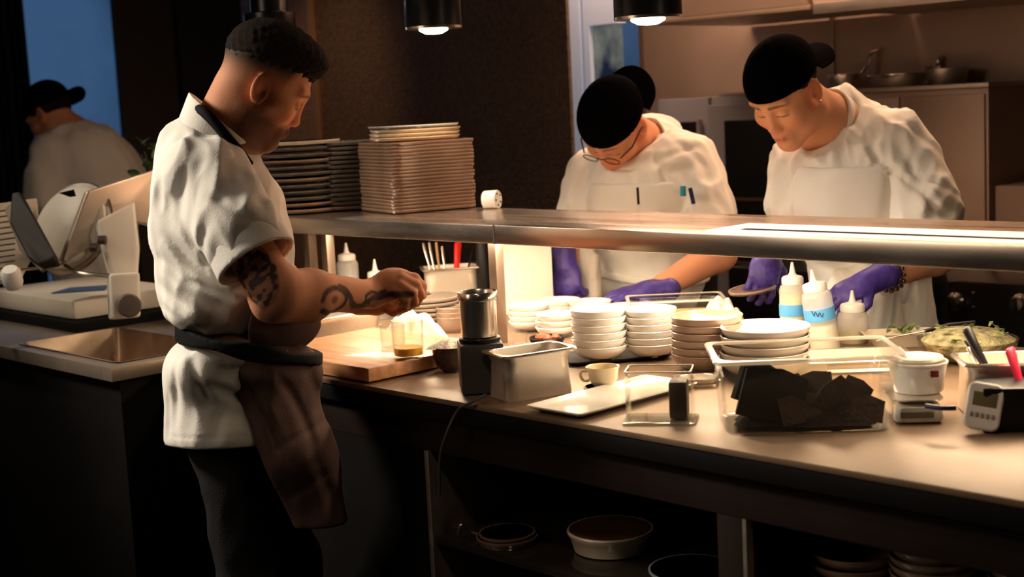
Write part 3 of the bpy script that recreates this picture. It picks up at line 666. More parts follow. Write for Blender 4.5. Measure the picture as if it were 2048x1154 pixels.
yel = mat('pale oil', (.80, .70, .34), .3, 0, .05); clr = mat('pale grey liquid', (.30, .34, .42), .3); oil = mat('olive oil', (.42, .34, .03), .2)
squeeze(1588, 688, .032, .197, .143, 'squeeze bottle of pale oil with blue tape, left of the pair', tape=(.070, .098), liquid=.118, lm=yel)
bt = squeeze(1652, 698, .035, .190, .138, 'tilted squeeze bottle with written blue tape, right of the pair', tilt=-9, tape=(.072, .100), liquid=.060, lm=mat('pale cream liquid', (.78, .72, .55), .3))
# a scribble on that bottle's tape
tp = [c for c in bt.children if c.name.startswith('tape')][0]
pts = [(.0365 * math.sin(R(a)), -.0365 * math.cos(R(a)), .087 + .006 * math.sin(a * .45) - .0002 * a) for a in range(-40, 5, 3)]
B().tube(pts, .0010, 6).out('handwriting', mat('ink', (.02, .04, .15), .6), tp)
squeeze(1706, 684, .036, .124, .072, 'short squeeze bottle of olive oil beside the tall pair', liquid=.032, lm=oil)
squeeze(700, 618, .034, .205, .150, 'white squeeze bottle of clear liquid behind the forearm', liquid=.115, lm=clr)
squeeze(755, 622, .030, .158, .100, 'shorter white squeeze bottle just behind the hands', liquid=.06, lm=clr)

# upright white board, utensil pan, tall black filler for the dark gap
p = atz(1052, 628, CT)
tag(B().box((-.082, 0, 0), (.082, .012, .262), .004).out('white_cutting_board', mat('white board', (.86, .82, .74), .5, 0, .03, 4), loc=(float(p[0]), float(p[1]), CT), rz=ang(3)), 'upright white cutting board standing under the pass shelf', 'cutting board')
p = atz(905, 622, CT)
ut = gn('utensil_pan', 'pale steel pan holding upright utensils under the shelf', .176, .13, .135, p, ang(8), m=mat('pale steel', (.66, .60, .52), .4, .5, .06, 5))
def stick(px, py, px2, py2, D, r, m, name, label, cat='utensil', group='utensils standing in the pan under the shelf', D2=None, flat=.6):
    a_ = atD(px, py, D); b_ = atD(px2, py2, D2 or D); b0 = b_ - a_
    o = B().tube([(0, 0, 0), tuple(b0 * .5), tuple(b0 * .95), tuple(b0)], [r * .6, r * .8, r, r * .7], 10, flat=flat).out(name, m, loc=tuple(float(c) for c in a_)); return tag(o, label, cat, group)
Dp = float((p - EYE) @ -M[:, 2])
stick(868, 565, 846, 486, Dp, .005, steel_shine, 'spoon_handle', 'leftmost steel spoon handle in the utensil pan')
stick(874, 565, 858, 484, Dp + .02, .005, steel_shine, 'spoon_handle', 'second steel spoon handle from the left in the utensil pan')
stick(882, 565, 872, 484, Dp, .005, mat('wood handle', (.45, .26, .12), .5), 'wooden_spoon', 'light wooden handle among the utensils in the pan')
stick(893, 565, 884, 492, Dp - .02, .005, steel_shine, 'spoon_handle', 'third steel spoon handle, leaning in the utensil pan')
stick(912, 570, 916, 484, Dp, .013, mat('red silicone', (.65, .015, .01), .4), 'red_spatula', 'red spatula standing in the utensil pan')
stick(930, 560, 948, 494, Dp + .02, .005, black_pl, 'whisk_handle', 'thin black handle leaning right in the utensil pan')
stick(944, 560, 970, 490, Dp, .006, steel_shine, 'spoon_handle', 'steel handle leaning far right in the utensil pan')
p = atz(972, 622, CT)
tag(B().lathe([(0, 0), (.020, 0), (.021, .004), (.021, .225), (.017, .235), (0, .235)], 28).out('dark_gap_filler', black_pl, loc=tuple(float(c) for c in p)), 'tall added black cylinder filling the dark gap between utensil pan and shelf post', 'gap filler')  # put in where the dark wall shows through the gap

# clear tub with yellow food (in front of the cook with glasses)
p = atz(1352, 650, CT)
t = gn('clear_tub', 'shallow clear tub of pale yellow food at the back edge', .26, .15, .075, p, ang(-2), m=clear_pl, cat='tub')
B().loft([(.12, .062, .02, .006), (.125, .066, .02, .030), (.10, .05, .02, .036)]).out('yellow_food', mat('pale yellow food', (.74, .62, .26), .6, 0, .25, 30, .6, 60), t)
# white bowl with greens, knife
p = atz(1800, 690, CT)
t = thing('herb_dish', 'white oblong dish with green leaves behind the squeeze bottles', 'dish', p, ang(-4))
B().loft([(.06, .03, .02, 0), (.085, .045, .02, .030), (.088, .048, .02, .032), (.083, .044, .02, .032), (.058, .028, .02, .004)]).out('dish_body', creamware, t)
def leaf(L_, W_, bend=.3):
    v = []; f = []; n = 8
    for i in range(n + 1):
        t_ = i / n; w_ = W_ * math.sin(math.pi * min(1, t_ * .95 + .03)) ** .8; z_ = bend * L_ * math.sin(t_ * 2)
        for j, s_ in enumerate((-1, 0, 1)): v.append((t_ * L_, s_ * w_, z_ + (.12 * w_ if s_ else 0)))
        for j, s_ in enumerate((-1, 0, 1)): v.append((t_ * L_, s_ * w_, z_ + (.12 * w_ if s_ else 0) - .0006))
    for i in range(n):
        a = i * 6; c = a + 6
        for j in (0, 1): f += [(a + j, a + j + 1, c + j + 1, c + j), (a + 3 + j, c + 3 + j, c + 4 + j, a + 4 + j)]
        f += [(a, c, c + 3, a + 3), (a + 2, a + 5, c + 5, c + 2)]
    return v, f
green = mat('leaf green', (.10, .17, .035), .5, 0, .5, 40)
def leaves(n, rx, ry, z0, z1, L_, seed, m=green, name='leaves'):
    rnd = random.Random(seed); b = B()
    for k in range(n):
        v, f = leaf(L_ * rnd.uniform(.6, 1.2), L_ * .28, rnd.uniform(0, .4)); e = Euler((rnd.uniform(-.6, .6), rnd.uniform(-.7, .3), rnd.uniform(0, 6.28))).to_matrix()
        th = rnd.uniform(0, 6.28); q = rnd.random() ** .5
        o = Vector((rx * q * math.cos(th), ry * q * math.sin(th), rnd.uniform(z0, z1)))
        b.add([e @ Vector(a) + o for a in v], f)
    return b
leaves(14, .05, .022, .026, .036, .022, 5).out('herb_leaves', green, t)
# bowl of herbs under film at the right
p = atz(1935, 722, CT)
t = thing('herb_bowl', 'wide clear bowl heaped with chopped green herbs', 'bowl', p)
bowl(.105, .05, .5, .0025).out('bowl_body', clear_pl, t)
B().lathe([(0, .006), (.055, .008), (.088, .030), (.098, .048), (.07, .066), (0, .074)], 40, wob=.03).out('herb_mound', mat('chopped herbs', (.27, .25, .13), .7, 0, .65, 45, 1.0, 60), t)
leaves(60, .09, .09, .045, .070, .020, 9).out('herb_leaves', mat('herb green', (.16, .20, .06), .5, 0, .6, 60), t)
def rod(pts, r, m, name, label, cat, flat=1.0):
    P = [np.array(atz(*q)) if len(q) == 3 else None for q in pts]; o0 = P[0]
    o = B().tube(curve([tuple(x - o0) for x in P], 6), r, 10, flat=flat).out(name, m, loc=tuple(float(c) for c in o0)); return tag(o, label, cat)
k = rod([(1752, 682, CT + .036), (1800, 672, CT + .045), (1850, 662, CT + .05)], .004, steel_shine, 'kitchen_knife', 'knife with black handle lying across the oblong herb dish', 'knife', .5)
o0 = atz(1752, 682, CT + .036)
P = [atz(1850, 662, CT + .05) - o0, atz(1898, 651, CT + .055) - o0, atz(1950, 645, CT + .06) - o0]
B().tube([tuple(x) for x in P], [.006, .009, .007], 10, flat=.7).out('knife_handle', black_pl, k)
# kitchen scale with white bowl
sc0 = atz(1893, 853, CT); sa = ang(-6); ux = np.array([math.cos(sa), math.sin(sa), 0]); uy = np.array([-ux[1], ux[0], 0])
sc = sc0 - ux * .042 + uy * .105
t = thing('kitchen_scale', 'silver kitchen scale under a white bowl, right of the bin', 'kitchen scale', sc, sa)
B().loft([(.041, .085, .014, .004), (.043, .088, .014, .012), (.040, .084, .014, .030), (.034, .070, .012, .034)]).out('scale_body', mat('pale plastic steel', (.62, .58, .52), .3, .3), t)
B().box((-.034, -.0895, .012), (.024, -.084, .024), .002).out('display_strip', mat('dark display', (.12, .11, .09), .3), t)
B().loft([(.032, .06, .02, .034), (.044, .078, .02, .040), (.046, .080, .02, .043), (.044, .077, .02, .043)]).out('weighing_plate', steel_shine, t)
for a_ in (-.03, .03):
    for c_ in (-.06, .06): B().lathe([(0, 0), (.01, 0), (.01, .004), (0, .004)], 10, (a_, c_, 0)).out('foot', black_pl, t)
t = thing('white_tub', 'white tub with small red sticker standing on the kitchen scale', 'tub', sc + np.array([0, 0, .0435]) + ux * .012, sa)
B().lathe([(0, 0), (.042, 0), (.045, .003), (.052, .052), (.054, .053), (.054, .056), (.050, .056), (.043, .005), (0, .004)], 44).out('tub_body', china, t)
B().box((.014, -.0515, .034), (.028, -.0475, .046), .001).out('red_sticker', mat('dark red print', (.16, .01, .01), .5), t)
o = B().lathe([(0, 0), (.045, .0), (.047, .004), (.045, .008), (0, .008)], 36).out('lid', creamware, t, loc=(0, 0, .0565))
# pen beside scale
a_ = atz(1838, 823, CT + .055); 
tag(rod([(1852, 812, CT + .05), (1880, 816, CT + .05), (1912, 816, CT + .05)], .0045, mat('navy plastic', (.01, .012, .06), .3), 'marker_pen', 'dark blue marker lying against the front of the scale', 'pen'), 'dark blue marker lying against the front of the scale', 'pen')
# pale trays behind the bin
p = atz(1700, 735, CT)
t = gn('pale_tray', 'shallow pale metal tray behind the clear bin', .26, .16, .03, p, ang(-4), m=mat('pale steel', (.66, .60, .52)), cat='tray')
p = atz(1395, 770, CT)
t = gn('small_tray', 'small silver tray between acrylic box and clear bin', .10, .075, .018, p, ang(0), cat='tray')
p = atz(1665, 660, CT)
# black stand, thermometer timer, utensil pan on the right
ba = ang(-8); c_ = atz(1968, 868, CT); vx = np.array([math.cos(ba), math.sin(ba), 0]); vy = np.array([-vx[1], vx[0], 0])
q = c_ + vx * .07 + vy * .055
t = thing('black_box', 'black box holding the white timer at the right edge', 'box', q, ba)
B().box((-.07, -.05, 0), (.09, .05, .078), .005).out('box_body', black_pl, t)
tm = thing('digital_timer', 'white digital timer leaning on the left side of the black box', 'timer', c_ - vx * .006 + vy * .01 + np.array([0, 0, .004]), ba - R(12))
tm.rotation_euler = Euler((R(-12), R(10), ba - R(8)))
B().loft([(.027, .038, .012, 0), (.030, .041, .014, .004), (.030, .041, .014, .012), (.027, .038, .012, .015)]).out('timer_body', white_pl, tm)
B().box((-.020, .0, .0148), (.020, .024, .0158), .001).out('timer_screen', mat('lcd', (.16, .14, .08), .2), tm)
for k in range(5): B().box((-.021 + k * .0088, -.020, .0148), (-.0155 + k * .0088, -.012, .0165), .001).out('timer_button', mat('grey button', (.28, .25, .22), .5), tm)
B().box((.004, .030, .0148), (.014, .033, .016)).out('timer_clip', mat('grey button', (.28, .25, .22)), tm)
for c in tm.children:                                      # face the timer toward the room: its z axis becomes -y
    c.data.transform(Matrix.Rotation(R(90), 4, 'X')); c.data.transform(Matrix.Translation((0, 0, .042)))
q2 = atz(2012, 822, CT)
t = gn('steel_utensil_pan', 'steel pan with black tongs and a red spatula at the right edge', .176, .13, .10, q2, ang(-5))
D3 = float((q2 - EYE) @ -M[:, 2])
stick(1976, 740, 1932, 655, D3 - .03, .012, black_pl, 'black_tongs', 'black tongs handle leaning left out of the right-hand pan', 'tongs', 'utensils in the right-hand pan')
stick(1962, 728, 1930, 680, D3 - .05, .0055, black_pl, 'black_spoon', 'black spoon handle beside the tongs in the right-hand pan', 'spoon', 'utensils in the right-hand pan')
stick(1952, 725, 1935, 695, D3 - .06, .006, steel_shine, 'steel_spoon', 'bright steel spoon tip beside the black tongs', 'spoon', 'utensils in the right-hand pan')
stick(2047, 790, 2019, 696, D3 - .10, .0150, mat('red pink silicone', (.70, .02, .07), .4), 'red_spatula', 'bright red-pink spatula hanging over the right-hand pan', 'spatula', 'utensils in the right-hand pan', flat=.45)
p = atz(1830, 735, CT)
tag(B().box((-.05, -.03, 0), (.05, .03, .022), .003).out('wooden_block', mat('orange wood', (.42, .20, .08), .5, 0, .2, 10), loc=tuple(float(c) for c in p), rz=ang(10)), 'small orange-brown wooden block behind the white tub', 'wooden block')

# ================================================================ shelves below
ZS = .5835
p = atz(1222, 1098, ZS)
t = thing('cream_dish', 'cream dish with dark brown inside on the lower shelf', 'dish', p)
B().lathe([(0, 0), (.070, 0), (.076, .003), (.083, .03), (.088, .036), (.0895, .042), (.088, .045), (.085, .045)], 48).out('dish_body', creamware, t)
B().lathe([(.085, .0452), (.080, .03), (.073, .006), (0, .005)], 48).out('dish_inside', mat('brown glaze', (.11, .045, .022), .15, 0, .2, 8, coat=.5), t)
for k, (zz_, rr_) in enumerate(((0, .062), (.007, .066), (.014, .060))):
    p = atz(1015, 1085, ZS); o = rd_plate(rr_, .010).out('shelf_plate', [plate_dk, mat('brown rim', (.16, .09, .07), .3)], loc=(float(p[0]), float(p[1]), ZS + zz_))
    tag(o, 'dark plate on the lower shelf beside the leg, %s of three' % ('lowest', 'middle', 'topmost')[k], 'plate', 'dark plates on the lower shelf')
tag(B().tube(curve([tuple(atz(935, 1075, ZS + .004)), tuple(atz(918, 1070, ZS + .02)), tuple(atz(922, 1050, ZS + .05)), tuple(atz(935, 1060, ZS + .02)), tuple(atz(960, 1070, ZS + .004))], 8), .003, 8).out('wire_loop', steel_dull), 'bent steel wire loop on the lower shelf next to the table leg', 'wire')
p = atz(1385, 1150, ZS)
tag(rd_plate(.085, .014).out('blue_grey_plate', [mat('blue grey glaze', (.10, .14, .15), .2, coat=.4), mat('blue grey rim', (.22, .27, .28), .2, coat=.4)], loc=tuple(float(c) for c in p)), 'blue-grey plate on the lower shelf right of the cream dish', 'plate')
tag(B().box((-.013, 0, 0), (.013, .003, .010), .001).out('wall_sticker', mat('pale sticker', (.45, .33, .26), .6), loc=(float(atY(1303, 997, 2.9)[0]), 2.914, float(atY(1303, 997, 2.9)[2]))), 'small pale sticker on the dark panel under the counter', 'sticker')
tag(B().tube(curve([tuple(atY(1272, 955, 2.5)), tuple(atY(1245, 985, 2.5)), tuple(atY(1232, 1015, 2.5)), tuple(atY(1226, 1045, 2.5))], 6), .003, 6).out('hanging_cable', black_pl), 'thin black cable hanging above the cream dish under the counter', 'cable')
ZR = .4785
def rstack(px, Yc, r, n, ztop, pitch, m, lab, grp):
    x = float(atY(px, 1100, Yc)[0])
    n0 = int((ztop - ZR - .03) / pitch) + 1
    stack(lambda: bowl(r, .03, .5), [m], n0, pitch, (x, Yc, ZR), 0, 'stored_bowl', 'bowl', lambda i, k: 'stored brown bowl %s, %s' % (lab, nth(i, k)), grp, jit=.003)
zz_ = lambda px, py, Y: float(atY(px, py, Y)[2])
rstack(1705, 2.10, .075, 0, zz_(1690, 1085, 2.10), .019, mat('stored bowl glaze', (.46, .30, .19), .2, 0, .2, 8, coat=.6), 'nearest the divider under the counter', 'bowls stored under the counter')
rstack(1868, 2.10, .072, 0, zz_(1868, 1082, 2.10), .015, mat('stored bowl tan glaze', (.50, .36, .24), .2, 0, .2, 8, coat=.6), 'in the middle of the right-hand shelf', 'bowls stored under the counter')
rstack(2075, 2.10, .075, 0, zz_(2040, 1125, 2.10), .015, mat('stored bowl tan glaze', (.50, .36, .24)), 'at the right edge of the shelf', 'bowls stored under the counter')

# ================================================================ meat slicer
sl0 = atz(120, 652, CT)
t = thing('meat_slicer', 'white enamel meat slicer on the sink counter at the left', 'meat slicer', sl0)
O = np.array(sl0)
def loc_(px, py, D): return atD(px, py, D) - O
def plate_px(name, pts, th, m, par=None, smooth=True, bev=0):
    """a solid panel: outline corners at their own places, thickness th along the panel's normal"""
    P = [loc_(*q) for q in pts]; c = sum(P) / len(P); nrm = np.zeros(3)
    for i in range(len(P)): nrm += np.cross(P[i] - c, P[(i + 1) % len(P)] - c)
    nrm /= np.linalg.norm(nrm)
    if nrm @ M[:, 2] < 0: nrm = -nrm
    n = len(P); v = [p_ + nrm * th / 2 for p_ in P] + [p_ - nrm * th / 2 for p_ in P]
    bm = bmesh.new(); vs = [bm.verts.new(tuple(a)) for a in v]
    bm.faces.new(vs[:n]); bm.faces.new(list(reversed(vs[n:])))
    for i in range(n): bm.faces.new((vs[i], vs[n + i], vs[n + (i + 1) % n], vs[(i + 1) % n]))
    bmesh.ops.recalc_face_normals(bm, faces=bm.faces[:])
    if bev: bmesh.ops.bevel(bm, geom=bm.edges[:], offset=bev, segments=3, affect='EDGES', profile=.6)
    bm.verts.index_update(); V = [v_.co.copy() for v_ in bm.verts]; Fc = [[v_.index for v_ in f_.verts] for f_ in bm.faces]; bm.free()
    return link(name, V, Fc, m, par or t, smooth)
sa = 0
b = B().box((-.46, -.02, .03), (.14, .36, .088), .016); b.out('base', enamel, t)
B().box((-.455, -.045, 0), (.20, .34, .0295), .004).out('base_shadow_block', black_mat, t)  # black slab put in for the shade beneath the raised base
mat('cast aluminium', (.50, .42, .34), .35, .6, .1, 5)
kn = loc_(258, 611, 3.875)
pa = plate_px('post', [(216, 548, 3.90), (276, 544, 3.94), (278, 634, 3.94), (220, 640, 3.90)], .05, enamel, bev=.01)
k = B().lathe([(0, -.012), (.028, -.012), (.033, -.006), (.033, .012), (.029, .018), (.012, .020), (0, .020)], 32, tuple(kn), axis=tuple(M[:, 2] + .35 * M[:, 0])).out('gauge_knob', mat('grey knob', (.075, .052, .042), .6, 0, .1), t)
# inclined gauge plate, a long slab rising to the right
plate_px('gauge_plate', [(172, 383, 4.02), (312, 338, 4.25), (312, 455, 4.2), (250, 440, 4.12), (128, 528, 3.98), (120, 520, 3.98)], .022, mat('cast aluminium', (.50, .42, .34)), bev=.006)
plate_px('gauge_arm', [(192, 447, 4.0), (268, 408, 4.08), (278, 500, 4.02), (274, 566, 3.98), (222, 566, 3.96), (205, 500, 3.98)], .05, enamel, bev=.012)
# blade with its guard ring
bc_ = loc_(140, 455, 4.10); axn = tuple(M[:, 2] * .75 + M[:, 0] * -.35 + M[:, 1] * .25)
B().lathe([(0, -.010), (.118, -.010), (.128, -.006), (.128, .006), (.120, .012), (0, .018)], 56, tuple(bc_), axis=axn).out('blade_cover', enamel, t)
B().lathe([(.118, -.016), (.142, -.016), (.146, -.012), (.142, -.008), (.118, -.008)], 56, tuple(bc_), axis=axn).out('blade', steel_shine, t)
plate_px('cover_notch', [(118, 386, 3.985), (148, 379, 3.99), (152, 392, 3.99), (140, 394, 3.985)], .004, black_mat)
# dark food pusher and ribbed carriage
plate_px('food_pusher', [(28, 392, 3.98), (44, 388, 3.98), (112, 512, 3.86), (118, 528, 3.86), (82, 534, 3.84), (60, 520, 3.86), (24, 452, 3.94)], .035, mat('dark rubber', (.018, .014, .011), .6, spec=.2), bev=.008)
plate_px('pusher_guard', [(10, 420, 4.02), (30, 400, 4.02), (100, 530, 3.92), (84, 545, 3.92), (40, 500, 3.95)], .012, mat('smoky plastic', (.16, .12, .08), .5), bev=.003)
car = plate_px('carriage', [(-70, 420, 3.98), (70, 400, 4.22), (76, 470, 4.2), (60, 520, 4.1), (40, 560, 3.94), (-70, 575, 3.86)], .03, enamel, bev=.008)
b = B()
for k in range(11):
    y_ = 420 + k * 11.5; a0 = loc_(-68, y_ + 12, 3.955 - k * .008); a1 = loc_(30, y_ - 2, 4.03 - k * .009); b.tube([tuple(a0), tuple(a1)], .0022, 6)
b.out('carriage_rib', mat('rib grey', (.07, .05, .035), .6), car)
hb = loc_(24, 556, 3.80)
B().lathe([(0, -.03), (.022, -.028), (.027, -.015), (.027, .02), (.020, .03), (0, .032)], 28, tuple(hb), axis=tuple(M[:, 2] * .6 + M[:, 1] * .8)).out('handle_knob', white_pl, t)
B().tube([tuple(loc_(36, 540, 3.9)), tuple(loc_(80, 536, 3.93)), tuple(loc_(128, 528, 3.96))], .004, 8).out('guide_rod', steel_shine, t)
B().tube([tuple(q_) for q_ in curve([tuple(loc_(130, 530, 3.93)), tuple(loc_(160, 545, 3.9)), tuple(loc_(220, 552, 3.9))], 6)], .006, 8).out('rim_bar', steel_shine, t)
for px_, py_ in ((188, 495), (205, 480)): 
    q_ = loc_(px_, py_, 3.95); B().lathe([(0, -.012), (.013, -.01), (.013, .01), (0, .012)], 16, tuple(q_), axis=tuple(M[:, 0])).out('sharpener_part', mat('dark metal', (.09, .07, .055), .4, .6), t)
pp = B().slab([(0, 0), (.16, .02), (.15, .14), (.02, .12)], 0, .004).out('blue_tray', mat('blue plastic', (.03, .085, .20), .35), loc=tuple(float(c) for c in (O + np.array([-.10, .03, .0885]))), rz=ang(0)); tag(pp, 'blue plastic sheet lying on the slicer base', 'sheet')
p = atz(6, 412, 1.18)
# small glass beyond the slicer and potted plant behind the cook
pl = atD(322, 318, 4.6)
t = thing('potted_plant', 'leafy green plant showing behind the standing cook\'s back', 'plant', (pl[0], pl[1], CT))
B().lathe([(0, 0), (.035, 0), (.05, .09), (.053, .095), (.045, .095), (.04, .02), (0, .02)], 28).out('plant_pot', mat('dark pot', (.05, .04, .035), .6), t)
hz = float(pl[2]) - CT
b = B()
for k in range(9):
    th = k * 2.4; b.tube(curve([(0, 0, .02), (.02 * math.cos(th), .02 * math.sin(th), hz * .6), (.06 * math.cos(th), .06 * math.sin(th), hz + .03 * math.sin(k))], 5), .002, 6)
b.out('stem', mat('stem green', (.05, .07, .02), .6), t)
leaves(44, .085, .085, hz - .08, hz + .06, .06, 17).out('plant_leaves', mat('plant green', (.07, .12, .02), .45, 0, .6, 30), t)
# ================================================================ people: smooth implicit surfaces meshed to one skin each
A3 = lambda *q: np.array(q, float)
class Field:
    """union / subtraction of rounded cones, ellipsoids and boxes with soft joins, in camera-aligned metres"""
    def __init__(s): s.p = []
    def cone(s, a, b, ra, rb, k=.02, op='+'):
        a, b = A3(*a), A3(*b)
        def f(P, a=a, d=b - a, ra=ra, rb=rb):
            t = np.clip((P - a) @ d / max(d @ d, 1e-12), 0, 1)
            return np.linalg.norm(P - a - t[:, None] * d, axis=1) - (ra + (rb - ra) * t)
        s.p.append((f, k, op)); return s
    def ell(s, c, r, k=.02, op='+', Rm=None):
        c, r = A3(*c), A3(*r)
        def f(P, c=c, r=r, Rm=Rm):
            q = P - c
            if Rm is not None: q = q @ Rm          # columns of Rm: local axes
            k0 = np.linalg.norm(q / r, axis=1); k1 = np.linalg.norm(q / (r * r), axis=1)
            return np.where(k1 > 1e-9, k0 * (k0 - 1) / np.maximum(k1, 1e-9), -r.min())
        s.p.append((f, k, op)); return s
    def box(s, c, h, rd, k=.01, op='+', Rm=None):
        c, h = A3(*c), A3(*h)
        def f(P, c=c, h=h, Rm=Rm, rd=rd):
            q = P - c
            if Rm is not None: q = q @ Rm
            q = np.abs(q) - h + rd
            return np.linalg.norm(np.maximum(q, 0), axis=1) + np.minimum(q.max(axis=1), 0) - rd
        s.p.append((f, k, op)); return s
    def fn(s, f, k=.01, op='+'): s.p.append((f, k, op)); return s
    def groove(s, a, b, w, amp=.008):
        a, b = A3(*a), A3(*b); e = (b - a)[:2]; L2 = max(e @ e, 1e-9); z0 = min(a[2], b[2]) - .22
        def f(P):
            q = P[:, :2] - a[:2]; t = np.clip(q @ e / L2, 0, 1); n_ = q - t[:, None] * e
            dd = (n_ * n_).sum(1); tp = 1 - np.abs(2 * t - 1) ** 4 * .8
            return amp * (np.exp(-dd / (w * w)) - .45 * np.exp(-dd / (w * w * 6))) * tp * (P[:, 2] > z0)
        return s.disp(f)
    def disp(s, f): s.p.append((f, 0, 'd')); return s
    def chain(s, pts, rad, k=.012):
        for i in range(len(pts) - 1): s.cone(pts[i], pts[i + 1], rad[i], rad[i + 1], k)
        return s
    def ev(s, P):
        d = np.full(len(P), 1e3)
        for f, k, op in s.p:
            if op == 'd': d = d + f(P); continue
            e = f(P)
            if op == '+':
                if k: h = np.clip(.5 + .5 * (d - e) / k, 0, 1); d = d * (1 - h) + e * h - k * h * (1 - h)
                else: d = np.minimum(d, e)
            elif op == '-':
                if k: h = np.clip(.5 - .5 * (d + e) / k, 0, 1); d = d * (1 - h) - e * h + k * h * (1 - h)
                else: d = np.maximum(d, -e)
            else:
                if k: h = np.clip(.5 - .5 * (d - e) / k, 0, 1); d = d * (1 - h) + e * h + k * h * (1 - h)
                else: d = np.maximum(d, e)
        return d
def mesh_field(F_, lo, hi, h, BS=12):
    """dual surface of the field on a sparse grid of blocks"""
    lo = A3(*lo); hi = A3(*hi)
    nb = np.ceil((hi - lo) / (h * BS)).astype(int); N = nb * BS
    cs = np.stack(np.meshgrid(*[np.arange(n) for n in nb], indexing='ij'), -1).reshape(-1, 3)
    cen = lo + (cs + .5) * BS * h
    dc = F_.ev(cen); rad = BS * h * .5 * 1.75 + .012
    V = np.where(dc < 0, -1., 1.).astype(np.float32).reshape(nb)
    V = np.repeat(np.repeat(np.repeat(V, BS, 0), BS, 1), BS, 2)
    act = cs[np.abs(dc) < rad]
    off = np.stack(np.meshgrid(*[np.arange(BS)] * 3, indexing='ij'), -1).reshape(-1, 3)
    for c in range(0, len(act), 60):
        q = act[c:c + 60]; I = (q[:, None] * BS + off[None]).reshape(-1, 3)
        V[I[:, 0], I[:, 1], I[:, 2]] = F_.ev(lo + I * h)
    S = V < 0
    cnt = np.zeros(N - 1, np.int8)
    for a in (0, 1):
        for b in (0, 1):
            for c in (0, 1): cnt += S[a:N[0] - 1 + a, b:N[1] - 1 + b, c:N[2] - 1 + c]
    cell = np.argwhere((cnt > 0) & (cnt < 8))
    idx = -np.ones(N - 1, np.int64); idx[cell[:, 0], cell[:, 1], cell[:, 2]] = np.arange(len(cell))
    acc = np.zeros((len(cell), 3)); w = np.zeros(len(cell))
    g = lambda o: V[cell[:, 0] + o[0], cell[:, 1] + o[1], cell[:, 2] + o[2]]
    corners = [(a, b, c) for a in (0, 1) for b in (0, 1) for c in (0, 1)]
    for a in corners:
        for ax in range(3):
            if a[ax]: continue
            b = list(a); b[ax] = 1; va = g(a); vb = g(b); m = (va < 0) != (vb < 0)
            t = np.where(m, va / np.where(m, va - vb, 1), 0)
            p = np.tile(np.array(a, float), (len(cell), 1)); p[:, ax] += t
            acc += p * m[:, None]; w += m
    verts = lo + (cell + acc / w[:, None]) * h
    faces = []
    for ax in range(3):
        o1, o2 = [(1, 2), (2, 0), (0, 1)][ax]
        sl0 = [slice(1, -1)] * 3; sl1 = [slice(1, -1)] * 3; sl0[ax] = slice(0, -1); sl1[ax] = slice(1, None)
        a = S[tuple(sl0)]; b = S[tuple(sl1)]
        e = np.argwhere(a != b); 
        if not len(e): continue
        st = a[e[:, 0], e[:, 1], e[:, 2]]
        e = e + 1; e[:, ax] -= 1
        ok = np.all(e < np.array(N) - 1, axis=1); e = e[ok]; st = st[ok]
        def gi(d1, d2):
            q = e.copy(); q[:, o1] += d1; q[:, o2] += d2; return idx[q[:, 0], q[:, 1], q[:, 2]]
        Q = np.stack([gi(-1, -1), gi(0, -1), gi(0, 0), gi(-1, 0)], 1)
        Q = np.where(st[:, None], Q, Q[:, ::-1]); faces.append(Q[np.all(Q >= 0, axis=1)])
    return verts, np.concatenate(faces)
def skin_obj(name, F_, lo, hi, h, m, parent, root, colf=None, relax=1):
    V, Q = mesh_field(F_, lo, hi, h)
    for _ in range(relax):                       # light Laplacian relaxation
        E = np.concatenate([Q[:, [0, 1]], Q[:, [1, 2]], Q[:, [2, 3]], Q[:, [3, 0]]])
        s_ = np.zeros_like(V); c_ = np.zeros(len(V))
        for k in range(3): s_[:, k] = np.bincount(E[:, 0], V[E[:, 1], k], len(V)) + np.bincount(E[:, 1], V[E[:, 0], k], len(V))
        c_ = np.bincount(E[:, 0], minlength=len(V)) + np.bincount(E[:, 1], minlength=len(V))
        V = V * .5 + .5 * s_ / np.maximum(c_, 1)[:, None]
    Wv = V @ M.T + EYE - np.array([float(c) for c in root])
    me = bpy.data.meshes.new(name)
    me.vertices.add(len(Wv)); me.vertices.foreach_set('co', Wv.astype(np.float32).ravel())
    me.loops.add(len(Q) * 4); me.loops.foreach_set('vertex_index', Q.astype(np.int32).ravel())
    me.polygons.add(len(Q)); me.polygons.foreach_set('loop_start', np.arange(0, len(Q) * 4, 4, dtype=np.int32))
    me.polygons.foreach_set('use_smooth', np.ones(len(Q), bool)); me.update(calc_edges=True); me.validate()
    if colf is not None:
        at = me.color_attributes.new('Col', 'FLOAT_COLOR', 'POINT'); at.data.foreach_set('color', np.concatenate([colf(V), np.ones((len(V), 1))], 1).astype(np.float32).ravel())
    me.materials.append(m); o = bpy.data.objects.new(name, me); COL.objects.link(o)
    if parent: o.parent = parent
    return o
def C(px, py, D): return np.array([(px - 1024) / F * D, (577 - py) / F * D, -D])
def w2c(p): return M.T @ (np.array(p, float) - EYE)
def nrm(v): v = A3(*v); return v / np.linalg.norm(v)
UPC = M.T @ np.array([0, 0, 1.])                 # world up in camera axes
def waves(seed, freq, n=7, stretch=(1, 1, 1)):
    r = np.random.RandomState(seed); K = r.randn(n, 3); K /= np.linalg.norm(K, axis=1)[:, None]; K *= freq * (1 + r.rand(n, 1)) * np.array(stretch); ph = r.rand(n) * 6.28
    def f(P):
        wv = P + .012 * np.sin(P[:, [1, 2, 0]] * 23 + seed)
        d = np.zeros(len(P))
        for k in range(n): d += np.sin(wv @ K[k] + ph[k])
        return d / n
    return f
